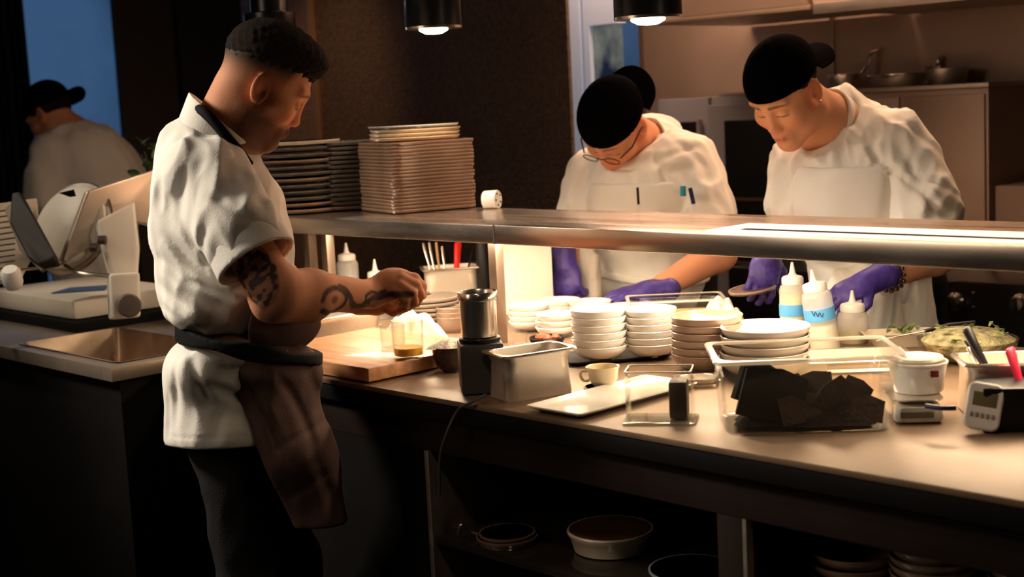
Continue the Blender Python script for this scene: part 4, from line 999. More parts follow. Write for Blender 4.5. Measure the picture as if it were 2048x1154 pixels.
def folds(seed, freq, amp, stretch=(1, 1, 1)):
    """cloth folds: sharp-crested ridges"""
    a = waves(seed, freq, 5, stretch); b = waves(seed + 50, freq * 1.9, 5, stretch)
    return lambda P: amp * (np.abs(a(P)) * 2.2 - .5) + amp * .45 * (np.abs(b(P)) * 2 - .5)
def crease(F_, a, b, r, depth=None, k=.02):
    F_.cone(a, b, r, r * .5, k, '-'); return F_

# ---- head: built in its own axes (x to the person's left, y forward, z up), then placed
class Head:
    def __init__(s, c, fwd, up, sc=1.0):
        f = nrm(fwd); u = A3(*up); u = nrm(u - f * (u @ f)); x = np.cross(u, f) * 1.0    # person's left
        s.c = A3(*c); s.Rm = np.stack([x, f, u], 1); s.sc = sc
    def loc(s, P): return (P - s.c) @ s.Rm / s.sc
    def pt(s, x, y, z): return s.c + s.Rm @ np.array([x, y, z]) * s.sc
    def wrap(s, G):
        return lambda P: G.ev(s.loc(P)) * s.sc
def head_field(nose=1.0, jaww=1.0, heavy=0.0):
    G = Field()
    G.ell((0, -.014, .050), (.0755, .096, .083), 0)
    G.ell((0, .020, .000), (.066, .070, .080), .03)
    G.ell((0, .022, -.045), (.056 * jaww + heavy, .062, .055), .03)
    for s_ in (-1, 1):
        G.cone((s_ * .056 * jaww, -.002, -.058), (s_ * .018, .072, -.098), .016 + heavy, .016, .03)
        G.ell((s_ * .046, .058, -.020), (.021, .024, .020), .025)
        G.cone((s_ * .012, .087, .034), (s_ * .046, .074, .036), .0085, .008, .016)
    G.ell((0, .078, -.098), (.019, .017, .016), .02)
    G.ell((0, .082, -.062), (.026, .016, .028), .02)
    for s_ in (-1, 1): G.ell((s_ * .031, .096, .008), (.019, .014, .011), .014, '-')
    for s_ in (-1, 1):
        G.ell((s_ * .031, .0765, .005), (.0155, .0125, .0115), .004)          # lowered lids
        G.cone((s_ * .020, .0885, .0005), (s_ * .043, .0835, .0015), .0018, .0012, .002, '-')
    n = nose
    G.cone((0, .086, .022), (0, .100 * (.5 + .5 * n), -.022), .0080, .0100 * n, .014)
    G.ell((0, .101, -.029), (.0120 * n, .0105 * n, .0095), .010)
    for s_ in (-1, 1):
        G.ell((s_ * .0125 * n, .094, -.032), (.0075 * n, .010, .0075), .006)
        G.ell((s_ * .0065, .100, -.0395), (.0035, .0045, .004), .003, '-')
    G.ell((0, .097, -.0565), (.021, .0085, .0055), .004)
    G.ell((0, .095, -.0675), (.019, .0095, .0068), .004)
    G.cone((-.022, .098, -.062), (.022, .098, -.062), .0016, .0016, .003, '-')
    G.ell((0, .100, -.078), (.014, .006, .004), .008, '-')
    for s_ in (-1, 1):                                                    # ears
        t = .35; Re = np.array([[1, 0, 0], [0, math.cos(.25), -math.sin(.25)], [0, math.sin(.25), math.cos(.25)]])
        Re = Re @ np.array([[math.cos(s_ * t), -math.sin(s_ * t), 0], [math.sin(s_ * t), math.cos(s_ * t), 0], [0, 0, 1]])
        G.ell((s_ * .077, -.008, -.002), (.0085, .0195, .032), .006, Rm=Re)
        G.ell((s_ * .086, -.004, .003), (.006, .0125, .021), .004, '-', Rm=Re)
        G.ell((s_ * .083, .004, -.006), (.008, .006, .009), .004, '-', Rm=Re)
        G.cone((s_ * .079, .010, -.012), (s_ * .080, .004, -.028), .0045, .006, .006)
    return G
def skin_color(base, stubble=0.0, head=None, lips=(.42, .13, .10), seed=1, extra=None, brow=(.03, .018, .012), fade=0.0, beardcol=(.10, .05, .03)):
    wv = waves(seed, 55, 6)
    base = A3(*base)
    def f(P):
        c = np.tile(base, (len(P), 1)) * (1 + .06 * wv(P))[:, None]
        if head is not None:
            q = head.loc(P); x, y, z = q.T; near = (np.abs(x) < .11) & (np.abs(y) < .13) & (np.abs(z) < .16)
            def mix(m, col, a):
                nonlocal c
                m = np.clip(m, 0, 1) * a * near; c = c * (1 - m[:, None]) + np.array(col) * m[:, None]
            ss = lambda v, a, b: np.clip((v - a) / (b - a), 0, 1)
            # ruddy cheeks, nose, ears
            mix(np.exp(-((np.abs(x) - .044) ** 2 + (z + .028) ** 2) / .0005) * (y > .02), base * A3(1.05, .72, .66), .5)
            mix(np.exp(-(x ** 2 + (z + .03) ** 2) / .0003) * (y > .09), base * A3(1.05, .70, .64), .5)
            mix((np.abs(x) > .068) * (np.abs(z) < .04) * (np.abs(y) < .035) * 1., base * A3(1.05, .66, .58), .55)
            mix(np.exp(-(np.maximum(np.abs(x) - .013, 0) ** 2 / .00006 + (z + .062) ** 2 / .00007)) * (y > .07), lips, .85)
            bz = .034 - .25 * np.maximum(np.abs(x) - .035, 0)
            mix(np.exp(-((z - bz) ** 2) / .000018) * ss(np.abs(x), .008, .014) * (1 - ss(np.abs(x), .048, .056)) * (y > .05), brow, .9)
            mix(np.exp(-((z - .0002) ** 2) / .0000045) * ss(np.abs(x), .015, .019) * (1 - ss(np.abs(x), .044, .048)) * (y > .06), brow, .9)
            if stubble:
                jawm = ss(-z, .022, .055) * ss(y, -.03, .0) * (1 - ss(-z, .118, .15))
                jawm = np.maximum(jawm, ss(y, -.012, .004) * (1 - ss(y, .022, .05)) * ss(-z, -.03, .0) * ss(np.abs(x), .045, .055) * .9)
                jawm = jawm * (1 - .6 * np.exp(-((np.abs(x) - .035) ** 2 + (z + .03) ** 2) / .0004)) * (1 - ss(y, .083, .11) * .5 * (z > -.05))
                mix(jawm, beardcol, stubble)
                mix(np.exp(-(z + .050) ** 2 / .00003) * (np.abs(x) < .024) * (y > .07), beardcol, stubble)
            if fade:
                m = ss(z + .30 * (-y), .0, .052) * (1 - ss(y - .25 * z, .018, .034)); mix(m, (.028, .015, .010), fade)
        if extra is not None: c = extra(P, c)
        return np.clip(c, 0, 1)
    return f
def finger(Fd, pts, r0=.0088, r1=.0068, k=.005):
    n = len(pts); Fd.chain(pts, [r0 + (r1 - r0) * i / (n - 1) for i in range(n)], k)
# ---------------------------------------------------------------- the tattooed cook on the left
def cook_left():
    D = 2.90; P_ = lambda px, py, d=0.0: C(px, py, D - d)        # d > 0 nearer the camera
    px = lambda n: n * D / F
    root = (-2.56, 1.38, 0)
    t = thing('person', 'man in white jacket and brown apron with tattooed forearm, leaning over the counter', 'person', root)
    fw = nrm((.80, -.52, -.32)); up = nrm((.52, .84, .10))
    hd = Head(P_(524, 170, -.075), fw, up, 1.0)
    G = head_field(nose=.96)
    # skin: head, neck, hidden trunk, arms, hands: one surface
    Fb = Field(); Fb.fn(hd.wrap(G), 0)
    Fb.cone(hd.pt(0, -.03, -.035), P_(445, 268, -.07), .060, .066, .03)
    Fb.cone(hd.pt(0, -.015, -.05), P_(455, 268, -.07), .046, .054, .03)
    Fb.cone(P_(435, 310, -.07), P_(455, 560, -.08), .07, .11, .05)
    Fb.cone(P_(455, 560, -.08), P_(460, 600, -.08), .10, .09, .05)
    # near (right) arm
    sh = P_(425, 385, .10); el = P_(553, 585, .13); wr = P_(742, 588, -.10)
    Fb.cone(sh, el, .048, .050, .03)
    Fb.cone(el, el + (wr - el) * .35, .052, .047, .02); Fb.cone(el + (wr - el) * .35, wr, .047, .028, .02)
    Fb.cone(P_(540, 612, .11), P_(620, 618, .05), .030, .024, .03)
    # near hand: fist-like pinch, knuckles up right
    def hp(a, b, d): return C(a, b, D + .115 - d)
    Fb.cone(wr, hp(778, 572, .0), .030, .034, .015)
    Fb.ell(hp(789, 565, .0), (.044, .031, .032), .015, Rm=np.stack([nrm((1, .18, -.2)), nrm((-.18, 1, 0)), nrm((.2, .03, 1))], 1))
    finger(Fb, [hp(802, 549, .012), hp(830, 556, .006), hp(845, 572, -.010), hp(846, 592, -.020)], .0112, .0085)
    finger(Fb, [hp(803, 556, .022), hp(833, 570, .018), hp(842, 590, .002), hp(834, 607, -.010)], .0112, .0085)
    finger(Fb, [hp(800, 568, .030), hp(826, 586, .030), hp(829, 604, .016), hp(818, 615, .004)], .0106, .0082)
    finger(Fb, [hp(792, 580, .032), hp(812, 599, .034), hp(811, 613, .022), hp(800, 619, .012)], .0094, .0072)
    finger(Fb, [hp(772, 560, -.022), hp(800, 548, -.040), hp(826, 562, -.046), hp(842, 580, -.038)], .0125, .0090)
    # far (left) arm and hand, reaching beside it
    sh2 = P_(460, 380, -.22); el2 = P_(565, 575, -.25); wr2 = P_(720, 603, -.24)
    Fb.cone(sh2, el2, .055, .045, .03); Fb.cone(el2, wr2, .045, .028, .02)
    def h2(a, b, d): return C(a, b, D + .225 - d)
    Fb.cone(wr2, h2(752, 603, 0), .028, .032, .012)
    Fb.ell(h2(765, 600, 0), (.040, .024, .030), .014)
    finger(Fb, [h2(782, 592, 0), h2(806, 592, .015), h2(826, 592, .035), h2(838, 594, .050)], .0105, .0080)
    finger(Fb, [h2(784, 602, .008), h2(808, 608, .02), h2(824, 610, .038), h2(832, 606, .048)], .0105, .0080)
    finger(Fb, [h2(780, 612, .014), h2(800, 620, .026), h2(812, 618, .038)], .0098, .0078)
    finger(Fb, [h2(770, 618, .014), h2(786, 626, .026), h2(796, 622, .036)], .0088, .0070)
    finger(Fb, [h2(755, 590, .02), h2(785, 580, .045), h2(812, 584, .055)], .0115, .0085)
    # tattoos live on the outer skin of that forearm: a ringed spiral and a scroll band, and a dark sleeve above the elbow
    ax1 = nrm(wr - el); ay1 = nrm(np.cross(A3(0, 0, 1), ax1))
    def polyd(U, V, pts):
        d = np.full(len(U), 9.)
        for i in range(len(pts) - 1):
            a = np.array(pts[i]); b = np.array(pts[i + 1]); e = b - a; t_ = np.clip(((U - a[0]) * e[0] + (V - a[1]) * e[1]) / (e @ e), 0, 1)
            d = np.minimum(d, np.hypot(U - a[0] - t_ * e[0], V - a[1] - t_ * e[1]))
        return d
    nz = waves(77, 160, 6)
    T = lambda L_: [((x_ - 553) * .00158, (585 - y_) * .00104) for x_, y_ in L_]
    spiral = T([(628 + (31 - .6 * k) * math.cos(2.2 - k * .45), 597 + (27 - .4 * k) * math.sin(2.2 - k * .45)) for k in range(13)])
    band = T([(640, 571), (652, 576), (662, 589), (670, 603), (682, 611), (696, 610), (705, 600), (714, 592), (728, 590), (740, 584), (750, 584)])
    loop = T([(690, 612), (700, 600), (698, 588), (710, 580), (722, 584), (732, 578)])
    ring2 = T([(703 + 8 * math.cos(a), 606 + 7 * math.sin(a)) for a in np.linspace(0, 6.3, 12)])
    def extra(P, c):
        q = P - el; U = q @ ax1; V = q @ ay1; Wn = q[:, 2]
        m = np.zeros(len(P))
        for pts, w_ in ((spiral, .0058), (band, .0068), (loop, .0042), (ring2, .0034)):
            d = polyd(U, V, pts) - w_; m = np.maximum(m, np.clip(.5 - d / .003, 0, 1))
        d = np.hypot((U - .1185) * .66, V + .0125) - .0085; m = np.maximum(m, np.clip(.5 - d / .003, 0, 1) * .8)
        m *= (U > .03) & (U < .32) & (q @ np.cross(ax1, ay1) * np.sign(np.cross(ax1, ay1)[2]) > -.034)
        # dark sleeve piece near the cuff, ragged lower edge
        e2 = P_(520, 545, .13); q2 = P - e2
        d = np.hypot(q2[:, 0] * 1.05 + q2[:, 1] * .35, q2[:, 1] * .62) - .043 - .010 * nz(P)
        m2 = np.clip(.5 - d / .004, 0, 1) * (P[:, 2] > -D + .06) * (.75 + .25 * np.sign(nz(P * 1.7)))
        m = np.maximum(m * (.90 + .1 * nz(P)), m2 * .95)
        # darker hair on the forearm top; warm reddish palms
        c = c * (1 - m[:, None]) + np.array((.035, .026, .030)) * m[:, None]
        return c
    lo = C(290, 640, D + .55); hi = C(900, 30, D - .26)
    lo = np.array([(290 - 1024) / F * 3.3, (840 - 577) / F * -3.3, -D - .42]); hi = np.array([(890 - 1024) / F * 2.9, (577 - 20) / F * 3.0, -D + .30])
    skin_obj('body', Fb, lo, hi, .0034, skin_m, t, root, skin_color((.60, .265, .145), .9, hd, lips=(.42, .11, .08), seed=3, extra=extra, fade=.96, beardcol=(.075, .030, .018)))
    # hair: short sides, longer brushed top
    Fh = Field()
    def hairf(P):
        q = hd.loc(P); n1 = hairn(P)
        a = A3(.0768, .0985, .0868); k0 = np.linalg.norm((q - A3(0, -.014, .0515)) / a, axis=1)
        d = (k0 - 1) * .085
        top = ((np.linalg.norm((q - A3(0, .022, .098)) / A3(.056, .078, .044), axis=1)) - 1) * .045
        h = np.clip(.5 + .5 * (d - top) / .02, 0, 1); d = d * (1 - h) + top * h - .02 * h * (1 - h)
        line = .052 + .10 * np.clip(-q[:, 1] - .0, -.1, 0) - .35 * np.clip(q[:, 1] - .03, 0, 1) * (-1)   # lower edge of the long hair
        line0 = .042 + .16 * np.maximum(q[:, 1], 0) + .30 * np.minimum(q[:, 1], 0) + .004 * n1
        ab = np.clip(1 - (q[:, 2] - line0) / .034, 0, 1); d = d + .0052 * ab * ab + .0016 * n1 * ab
        reg = line0 - q[:, 2]
        front = q[:, 1] - (.094 + .20 * (q[:, 2] - .09))
        return np.maximum(np.maximum(d + .0022 * n1, reg), front) * hd.sc
    hairn = waves(9, 330, 8)
    Fh.fn(hairf, 0)
    c_ = hd.pt(0, 0, .06)
    skin_obj('hair', Fh, c_ - .17, c_ + .17, .0022, hair_m, t, root)
    # jacket
    neck = P_(440, 262, -.07)
    def torso(Fj, g=0.0):
        Fj.ell(P_(412, 345, -.08), (px(95) + g, px(80) + g, .19 + g), .05)
        Fj.ell(P_(440, 455, -.08), (px(138) + g, px(150) + g, .185 + g), .06)
        Fj.ell(P_(448, 575, -.08), (px(128) + g, px(90) + g, .175 + g), .05)
        Fj.ell(P_(492, 525, -.10), (px(92) + g, px(120) + g, .16 + g), .05)
        Fj.ell(P_(425, 625, -.06), (px(80) + g, px(45) + g, .16 + g), .04)
    Fj = Field(); torso(Fj)
    Fj.cone(P_(398, 300, -.08), P_(430, 312, -.1), .078, .078, .05)
    # sleeve
    Fj.cone(P_(418, 365, .06), P_(480, 465, .125), px(84), px(76), .035)
    Fj.cone(P_(480, 465, .125), P_(511, 517, .135), px(76), px(73), .015)
    Fj.cone(P_(455, 370, -.24), P_(530, 500, -.27), px(62), px(50), .03)
    Fj.disp(folds(11, 26, .0085, (1.2, .8, 1))); Fj.disp(waves(4, 60, 6, (1, .7, 1)) and (lambda P, w_=waves(4, 62, 6): .0022 * w_(P)))
    # named folds: armpit, elbow crook, waist blousing
    for x0, y0, x1, y1, w_, am in ((345, 470, 475, 592, .012, .011), (318, 505, 450, 612, .012, .010), (372, 440, 485, 575, .010, .009), (312, 560, 430, 640, .014, .010), (330, 610, 420, 660, .010, .007), (395, 560, 495, 600, .008, .010),
        (405, 300, 380, 460, .012, .006), (432, 330, 415, 470, .012, .006), (475, 330, 520, 430, .012, .006), (455, 400, 545, 455, .010, .006), (450, 455, 430, 540, .012, .008), (500, 350, 560, 430, .010, .005), (360, 300, 330, 420, .014, .004)):
        Fj.groove(P_(x0, y0, 0), P_(x1, y1, 0), w_, am)
    sd = nrm(P_(511, 517, .135) - P_(455, 425, .11))
    # cut the cuff plane and hollow it
    cp = P_(513, 520, .135)
    def cuffcut(P, c=cp, d=sd):
        q = P - c; s_ = q @ d; r = np.linalg.norm(q - s_[:, None] * d, axis=1)
        return np.where((r < .13) & (q[:, 2] > -.12), np.maximum(-s_, r - .125), np.minimum(r * 0 + .05, np.maximum(-s_, r - .125)))
    Fj.fn(lambda P, c=cp, d=sd: np.maximum(-((P - c) @ d) + .0, np.linalg.norm((P - c) - ((P - c) @ d)[:, None] * d, axis=1) - .098), .006, '-')
    Fj.cone(cp - sd * .02, cp + sd * .1, px(66), px(66), .006, '-')
    # opening at the neck
    Fj.cone(P_(440, 262, -.07), P_(478, 180, -.07), .068, .075, .012, '-')
    lo = np.array([(270 - 1024) / F * 3.35, (577 - 700) / F * 3.3, -D - .40]); hi = np.array([(640 - 1024) / F * 2.7, (577 - 195) / F * 3.1, -D + .27])
    jk = skin_obj('jacket', Fj, lo, hi, .0044, cloth_w, t, root)
    # turned-up cuff band
    Fc = Field(); c0, c1 = cp - sd * .048, cp + sd * .004
    def band_(P):
        q = P - c0; s_ = q @ sd; r = np.linalg.norm(q - s_[:, None] * sd, axis=1); L_ = np.linalg.norm(c1 - c0)
        R0 = px(72) + .0045 * wv2(P) + s_ * .06
        return np.maximum(np.abs(r - R0) - .0052, np.maximum(-s_, s_ - L_)) 
    wv2 = waves(31, 40, 5)
    Fc.fn(band_, 0); skin_obj('sleeve_cuff', Fc, cp - .14, cp + .14, .0036, cloth_w, jk, root, relax=2)
    # collar: standing band round the neck, higher at the back
    ca = P_(436, 268, -.07); cd_ = nrm(P_(478, 185, -.07) - P_(436, 268, -.07))
    def collar(P):
        q = P - ca; s_ = q @ cd_; v_ = q - s_[:, None] * cd_; v2 = v_.copy(); r = np.linalg.norm(v_ / 1.0, axis=1)
        back = -v_[:, 0] / .08
        top = .030 + .022 * np.clip(back, -1, 1)
        return np.maximum(np.abs(r - (.083 + .10 * s_ * np.clip(back, 0, 1))) - .0042, np.maximum(-s_ - .035, s_ - top))
    Fk = Field(); Fk.fn(collar, 0); skin_obj('collar', Fk, ca - .16, ca + .16, .0034, cloth_w, jk, root, relax=2)
    # lower jacket below the belt
    Fs = Field()
    Fs.ell(P_(430, 735, -.06), (px(92), px(70), .165), .05)
    Fs.cone(P_(425, 790, -.05), P_(432, 865, -.05), px(94), px(101), .05)
    Fs.cone(P_(470, 790, -.07), P_(482, 865, -.07), px(80), px(85), .05)
    Fs.ell(P_(520, 720, -.10), (px(100), px(50), .15), .04)
    Fs.disp(folds(21, 17, .0065, (1.6, .5, 1.2)))
    for x0, y0, x1, y1, w_, am in ((370, 720, 350, 860, .012, .008), (400, 700, 430, 800, .012, .012), (430, 760, 500, 800, .012, .010), (340, 780, 335, 880, .008, .006), (450, 820, 440, 880, .014, .007), (333, 872, 515, 868, .0035, .003)):
        Fs.groove(P_(x0, y0, 0), P_(x1, y1, 0), w_, am)
    Fs.fn(lambda P, c=P_(430, 889, -.05), n=nrm((-.02, 1, .0)): (P - c) @ -n, .008, 'x')
    lo = np.array([(300 - 1024) / F * 3.3, (577 - 905) / F * 3.1, -D - .36]); hi = np.array([(650 - 1024) / F * 2.8, (577 - 640) / F * 2.9, -D + .2])
    skin_obj('jacket_skirt', Fs, lo, hi, .0044, cloth_w, jk, root)
    # hem stitching
    # trousers and shoes
    Ft = Field()
    def gnd(px_, d, z=0.0):
        r_ = ray(px_, 577); q = EYE + r_ * (D - d); q[2] = z; return w2c(q)
    k1 = P_(452, 850, -.08); k2 = P_(485, 850, -.15)
    for k_, (h_, xo, dd) in enumerate(((k1, 452, -.0), (k2, 530, -.20))):
        kn_ = gnd(xo + (10 if k_ else 8), dd, .50); an = gnd(xo + 5, dd, .09)
        Ft.cone(h_, kn_, .076, .070, .04); Ft.cone(kn_, an, .070, .060, .03)
    Ft.ell(P_(458, 860, -.10), (.085, .08, .10), .05)
    Ft.disp(folds(33, 20, .006, (1.2, .8, 1)))
    lo = np.array([-.80, -1.62, -D - .55]); hi = np.array([-.30, (577 - 770) / F * 2.9, -D + .20])
    skin_obj('trousers', Ft, lo, hi, .0065, cloth_bk, t, root)
    for k_, (xo, dd) in enumerate(((455, .0), (535, -.20))):
        a = gnd(xo - 10, dd, .045) - (M.T @ np.array([0, .07, 0])); b = a + (M.T @ np.array([.02, .17, -.012])) 
        Fz = Field(); Fz.cone(a, b, .043, .036, .03); Fz.cone(a, a + UPC * .06, .045, .045, .03)
        zc = w2c((0, 0, .0)) @ UPC
        Fz.fn(lambda P: -(P @ UPC - zc), .004, 'x')
        skin_obj('shoe', Fz, np.minimum(a, b) - .09, np.maximum(a, b) + .13, .005, black_pl, t, root)
    # apron: bib over the chest, skirt round the legs
    Fa = Field(); torso(Fa, .015)
    Fa.ell(P_(545, 640, -.10), (px(98), px(70), .15), .05)
    Fa.ell(P_(470, 650, -.06), (px(90), px(38), .165), .04)
    Fa.ell(P_(533, 530, -.10), (px(73), px(130), .15), .03)
    Fa.disp(folds(41, 22, .006))
    def bibreg(P):
        # region in front of an oblique line from the waist at the back up to the neck
        u_ = P[:, 0] / -P[:, 2] * F + 1024; w_ = 577 - P[:, 1] / -P[:, 2] * F
        return u_
    l0 = P_(400, 668, 0); l1 = P_(520, 585, 0); l2 = P_(548, 400, 0)
    def half(P, a, b):                                       # positive on the wearer's back side of the line a-b
        e_ = (b - a)[:2]; n_ = np.array([-e_[1], e_[0]]) / np.linalg.norm(e_); return (P[:, :2] - a[:2]) @ n_
    Fa.fn(lambda P: np.maximum(np.minimum(half(P, l0, l1), 9), half(P, l1, l2)), .004, 'x')
    Fa.fn(lambda P, y=P_(0, 708, 0)[1]: y - P[:, 1], .004, 'x')
    lo = np.array([(330 - 1024) / F * 3.35, (577 - 730) / F * 3.3, -D - .40]); hi = np.array([(680 - 1024) / F * 2.8, (577 - 380) / F * 3.1, -D + .22])
    ap = skin_obj('apron', Fa, lo, hi, .0046, cloth_br, t, root)
    Fq = Field()
    Fq.ell(P_(540, 735, -.10), (px(102), px(55), .170), .04)
    Fq.cone(P_(535, 790, -.10), P_(575, 920, -.12), px(104), px(96), .05)
    Fq.cone(P_(575, 920, -.12), P_(625, 1075, -.14), px(92), px(82), .05)
    Fq.cone(P_(500, 740, -.03), P_(560, 900, -.05), px(62), px(60), .05)
    Fq.disp(folds(47, 20, .0045, (1.6, .5, 1)))
    for x0, y0, x1, y1, w_, am in ((560, 735, 628, 900, .009, .007), (505, 760, 585, 940, .009, .006), (545, 900, 650, 845, .008, .004), (575, 1000, 650, 950, .010, .004), (608, 720, 640, 860, .008, .005), (480, 715, 545, 745, .008, .005), (615, 880, 665, 1060, .010, .006), (530, 800, 560, 900, .007, .004)):
        Fq.groove(P_(x0, y0, 0), P_(x1, y1, 0), w_, am)
    b0 = P_(440, 690, 0); b1 = P_(512, 890, 0); b2 = P_(585, 1078, 0)
    Fq.fn(lambda P: np.minimum(half(P, b1, b0), 9), .004, 'x'); Fq.fn(lambda P: half(P, b2, b1), .004, 'x')
    Fq.fn(lambda P, c=P_(600, 1068, 0), n=nrm((.02, 1, 0)): (P - c) @ -n, .004, 'x')
    Fq.cone(P_(520, 700, -.16), P_(585, 1130, -.2), px(70), px(62), .02, '-')
    lo = np.array([(400 - 1024) / F * 3.35, (577 - 1110) / F * 3.1, -D - .40]); hi = np.array([(740 - 1024) / F * 2.8, (577 - 670) / F * 2.9, -D + .22])
    skin_obj('apron_skirt', Fq, lo, hi, .0050, cloth_br, ap, root)
    # waist tie and neck strap
    def surf_band(name, pts, wd, th, m, par):
        Fx = Field()
        for i in range(len(pts) - 1):
            Fx.cone(pts[i], pts[i + 1], wd[i], wd[i + 1], .01)
        P4 = np.array(pts); return skin_obj(name, Fx, P4.min(0) - .05, P4.max(0) + .05, .0036, m, par, root)
    Fw = Field()
    def tie(P):
        c = P_(500, 690, -.085); q = P - c; ang_ = q[:, 0]
        yc = -.20 * q[:, 0] + .0
        k0 = np.sqrt((q[:, 0] / px(135)) ** 2 + ((q[:, 2]) / .190) ** 2) - 1
        return np.maximum(np.abs(k0) * .13 - .012, np.abs(q[:, 1] - yc) - px(14) - .004 * np.sin(q[:, 0] * 40))
    Fw.fn(tie, 0); c = P_(500, 690, -.085)
    skin_obj('waist_tie', Fw, c - A3(.20, .09, .24), c + A3(.20, .09, .24), .0044, black_mat, ap, root)
    strap = [P_(394, 214, -.02), P_(408, 224, .018), P_(430, 246, .032), P_(455, 276, .032), P_(478, 303, .022), P_(498, 330, .0)]
    b = B(); b.tube(curve([tuple(q) for q in strap], 8), [.011] * 41, 10, flat=1.0)
    V = np.array(b.v); Wv = V @ M.T + EYE - np.array(root)
    link('neck_strap', [tuple(x) for x in Wv], b.f, black_mat, ap)
    # yellow-orange piece held in the fingers
    o = np.array(atD(806, 604, D + .10)); y = B().lathe([(0, -.008), (.010, -.006), (.014, 0), (.010, .006), (0, .008)], 16, wob=.1).out('orange_peel', mat('orange peel', (.80, .30, .02), .4, 0, .2, 60), loc=tuple(float(q) for q in o))
    tag(y, 'small orange-yellow morsel held in the cook\'s fingertips', 'food')
    o = np.array(atD(852, 586, D + .14)); y = B().lathe([(0, -.005), (.008, -.004), (.011, 0), (.008, .004), (0, .006)], 16, wob=.15).out('white_morsel', white_pl, loc=tuple(float(q) for q in o))
    tag(y, 'small white morsel pinched beyond the cook\'s fingertips', 'food')
    return t
import time
_t = time.time(); cook_left(); print('cook_left', time.time() - _t)
# ---------------------------------------------------------------- the cooks across the counter and the one at the far left
def hand(Fd, w, dr, nm, side=1, curl=(.35, .5, .35), sc=1.0, spread=.12, thumb=.6, r=.0090):
    """palm and five fingers: w wrist, dr towards the knuckles, nm out of the back of the hand, side=+1 if the thumb lies along dr x nm"""
    dr = nrm(dr); nm = A3(*nm); nm = nrm(nm - dr * (nm @ dr)); lt = np.cross(dr, nm) * side
    Rm = np.stack([lt, dr, nm], 1); w = A3(*w)
    Fd.cone(w - dr * .02 * sc, w + dr * .02 * sc, .029 * sc, .031 * sc, .01)
    Fd.ell(w + dr * .050 * sc, (.042 * sc, .050 * sc, .0185 * sc), .014, Rm=Rm)
    for i, (o, L_) in enumerate(((.029, .92), (.0095, 1.0), (-.0105, .95), (-.029, .78))):
        a = 0; p = w + dr * (.082 - abs(i - 1.2) * .004) * sc + lt * o * sc; d = nrm(dr + lt * spread * (o / .03)); pts = [p - d * .02 * sc, p]
        for j, sg in enumerate((.040, .026, .021)):
            a += curl[j]; q = d * math.cos(a) - nm * math.sin(a); p = p + q * sg * L_ * sc; pts.append(p)
        finger(Fd, pts, r * sc, r * .76 * sc, .0045)
    p = w + dr * .022 * sc + lt * .026 * sc - nm * .006 * sc; d1 = nrm(dr * .62 + lt * thumb - nm * .35); d2 = nrm(dr * .85 + lt * thumb * .3 - nm * .45)
    finger(Fd, [p - d1 * .012, p + d1 * .034 * sc, p + d1 * .034 * sc + d2 * .030 * sc, p + d1 * .034 * sc + d2 * .056 * sc], .0125 * sc, .0085 * sc, .007)
def cap_objs(hd, t, root, tilt=.30, line=.040, brimlift=.25):
    Fc = Field()
    def dome(P):
        q = hd.loc(P); k0 = np.linalg.norm((q - A3(0, -.010, .050)) / A3(.0865, .108, .094), axis=1); k1 = np.linalg.norm((q - A3(0, -.010, .050)) / A3(.0805, .102, .088), axis=1)
        d = (k0 - 1) * .09; di = (k1 - 1) * .088
        d = np.maximum(d, -di)
        seam = np.abs(np.sin(3 * np.arctan2(q[:, 0], q[:, 1] + .01))); d = d + .0012 * np.exp(-(seam / .06) ** 2)
        return np.maximum(d, line + tilt * q[:, 1] - q[:, 2]) * hd.sc
    Fc.fn(dome, 0)
    c_ = hd.pt(0, 0, .05)
    cp = skin_obj('cap', Fc, c_ - .16, c_ + .16, .0036, cloth_cap, t, root)
    Fb = Field()
    def brim(P):
        q = hd.loc(P); y = q[:, 1] + .088; z0 = line - .088 * tilt + .012 - brimlift * y - 4.5 * q[:, 0] ** 2
        out = np.sqrt((q[:, 0] / .086) ** 2 + (np.minimum(y, 0) / .090) ** 2) - 1
        inn = np.sqrt((q[:, 0] / .078) ** 2 + ((q[:, 1] + .005) / .094) ** 2) - 1
        return np.maximum(np.maximum(np.abs(q[:, 2] - z0) * .93 - .0022, out * .075), np.maximum(y - .03, -inn * .08)) * hd.sc
    Fb.fn(brim, 0)
    c_ = hd.pt(0, -.12, .04); skin_obj('cap_brim', Fb, c_ - .15, c_ + .15, .0024, cloth_cap, cp, root, relax=2)
    Fn = Field(); tp = hd.pt(0, -.010, .1445); Fn.ell(tp, (.006, .004, .006), 0); skin_obj('cap_button', Fn, tp - .015, tp + .015, .002, cloth_cap, cp, root)
    return cp
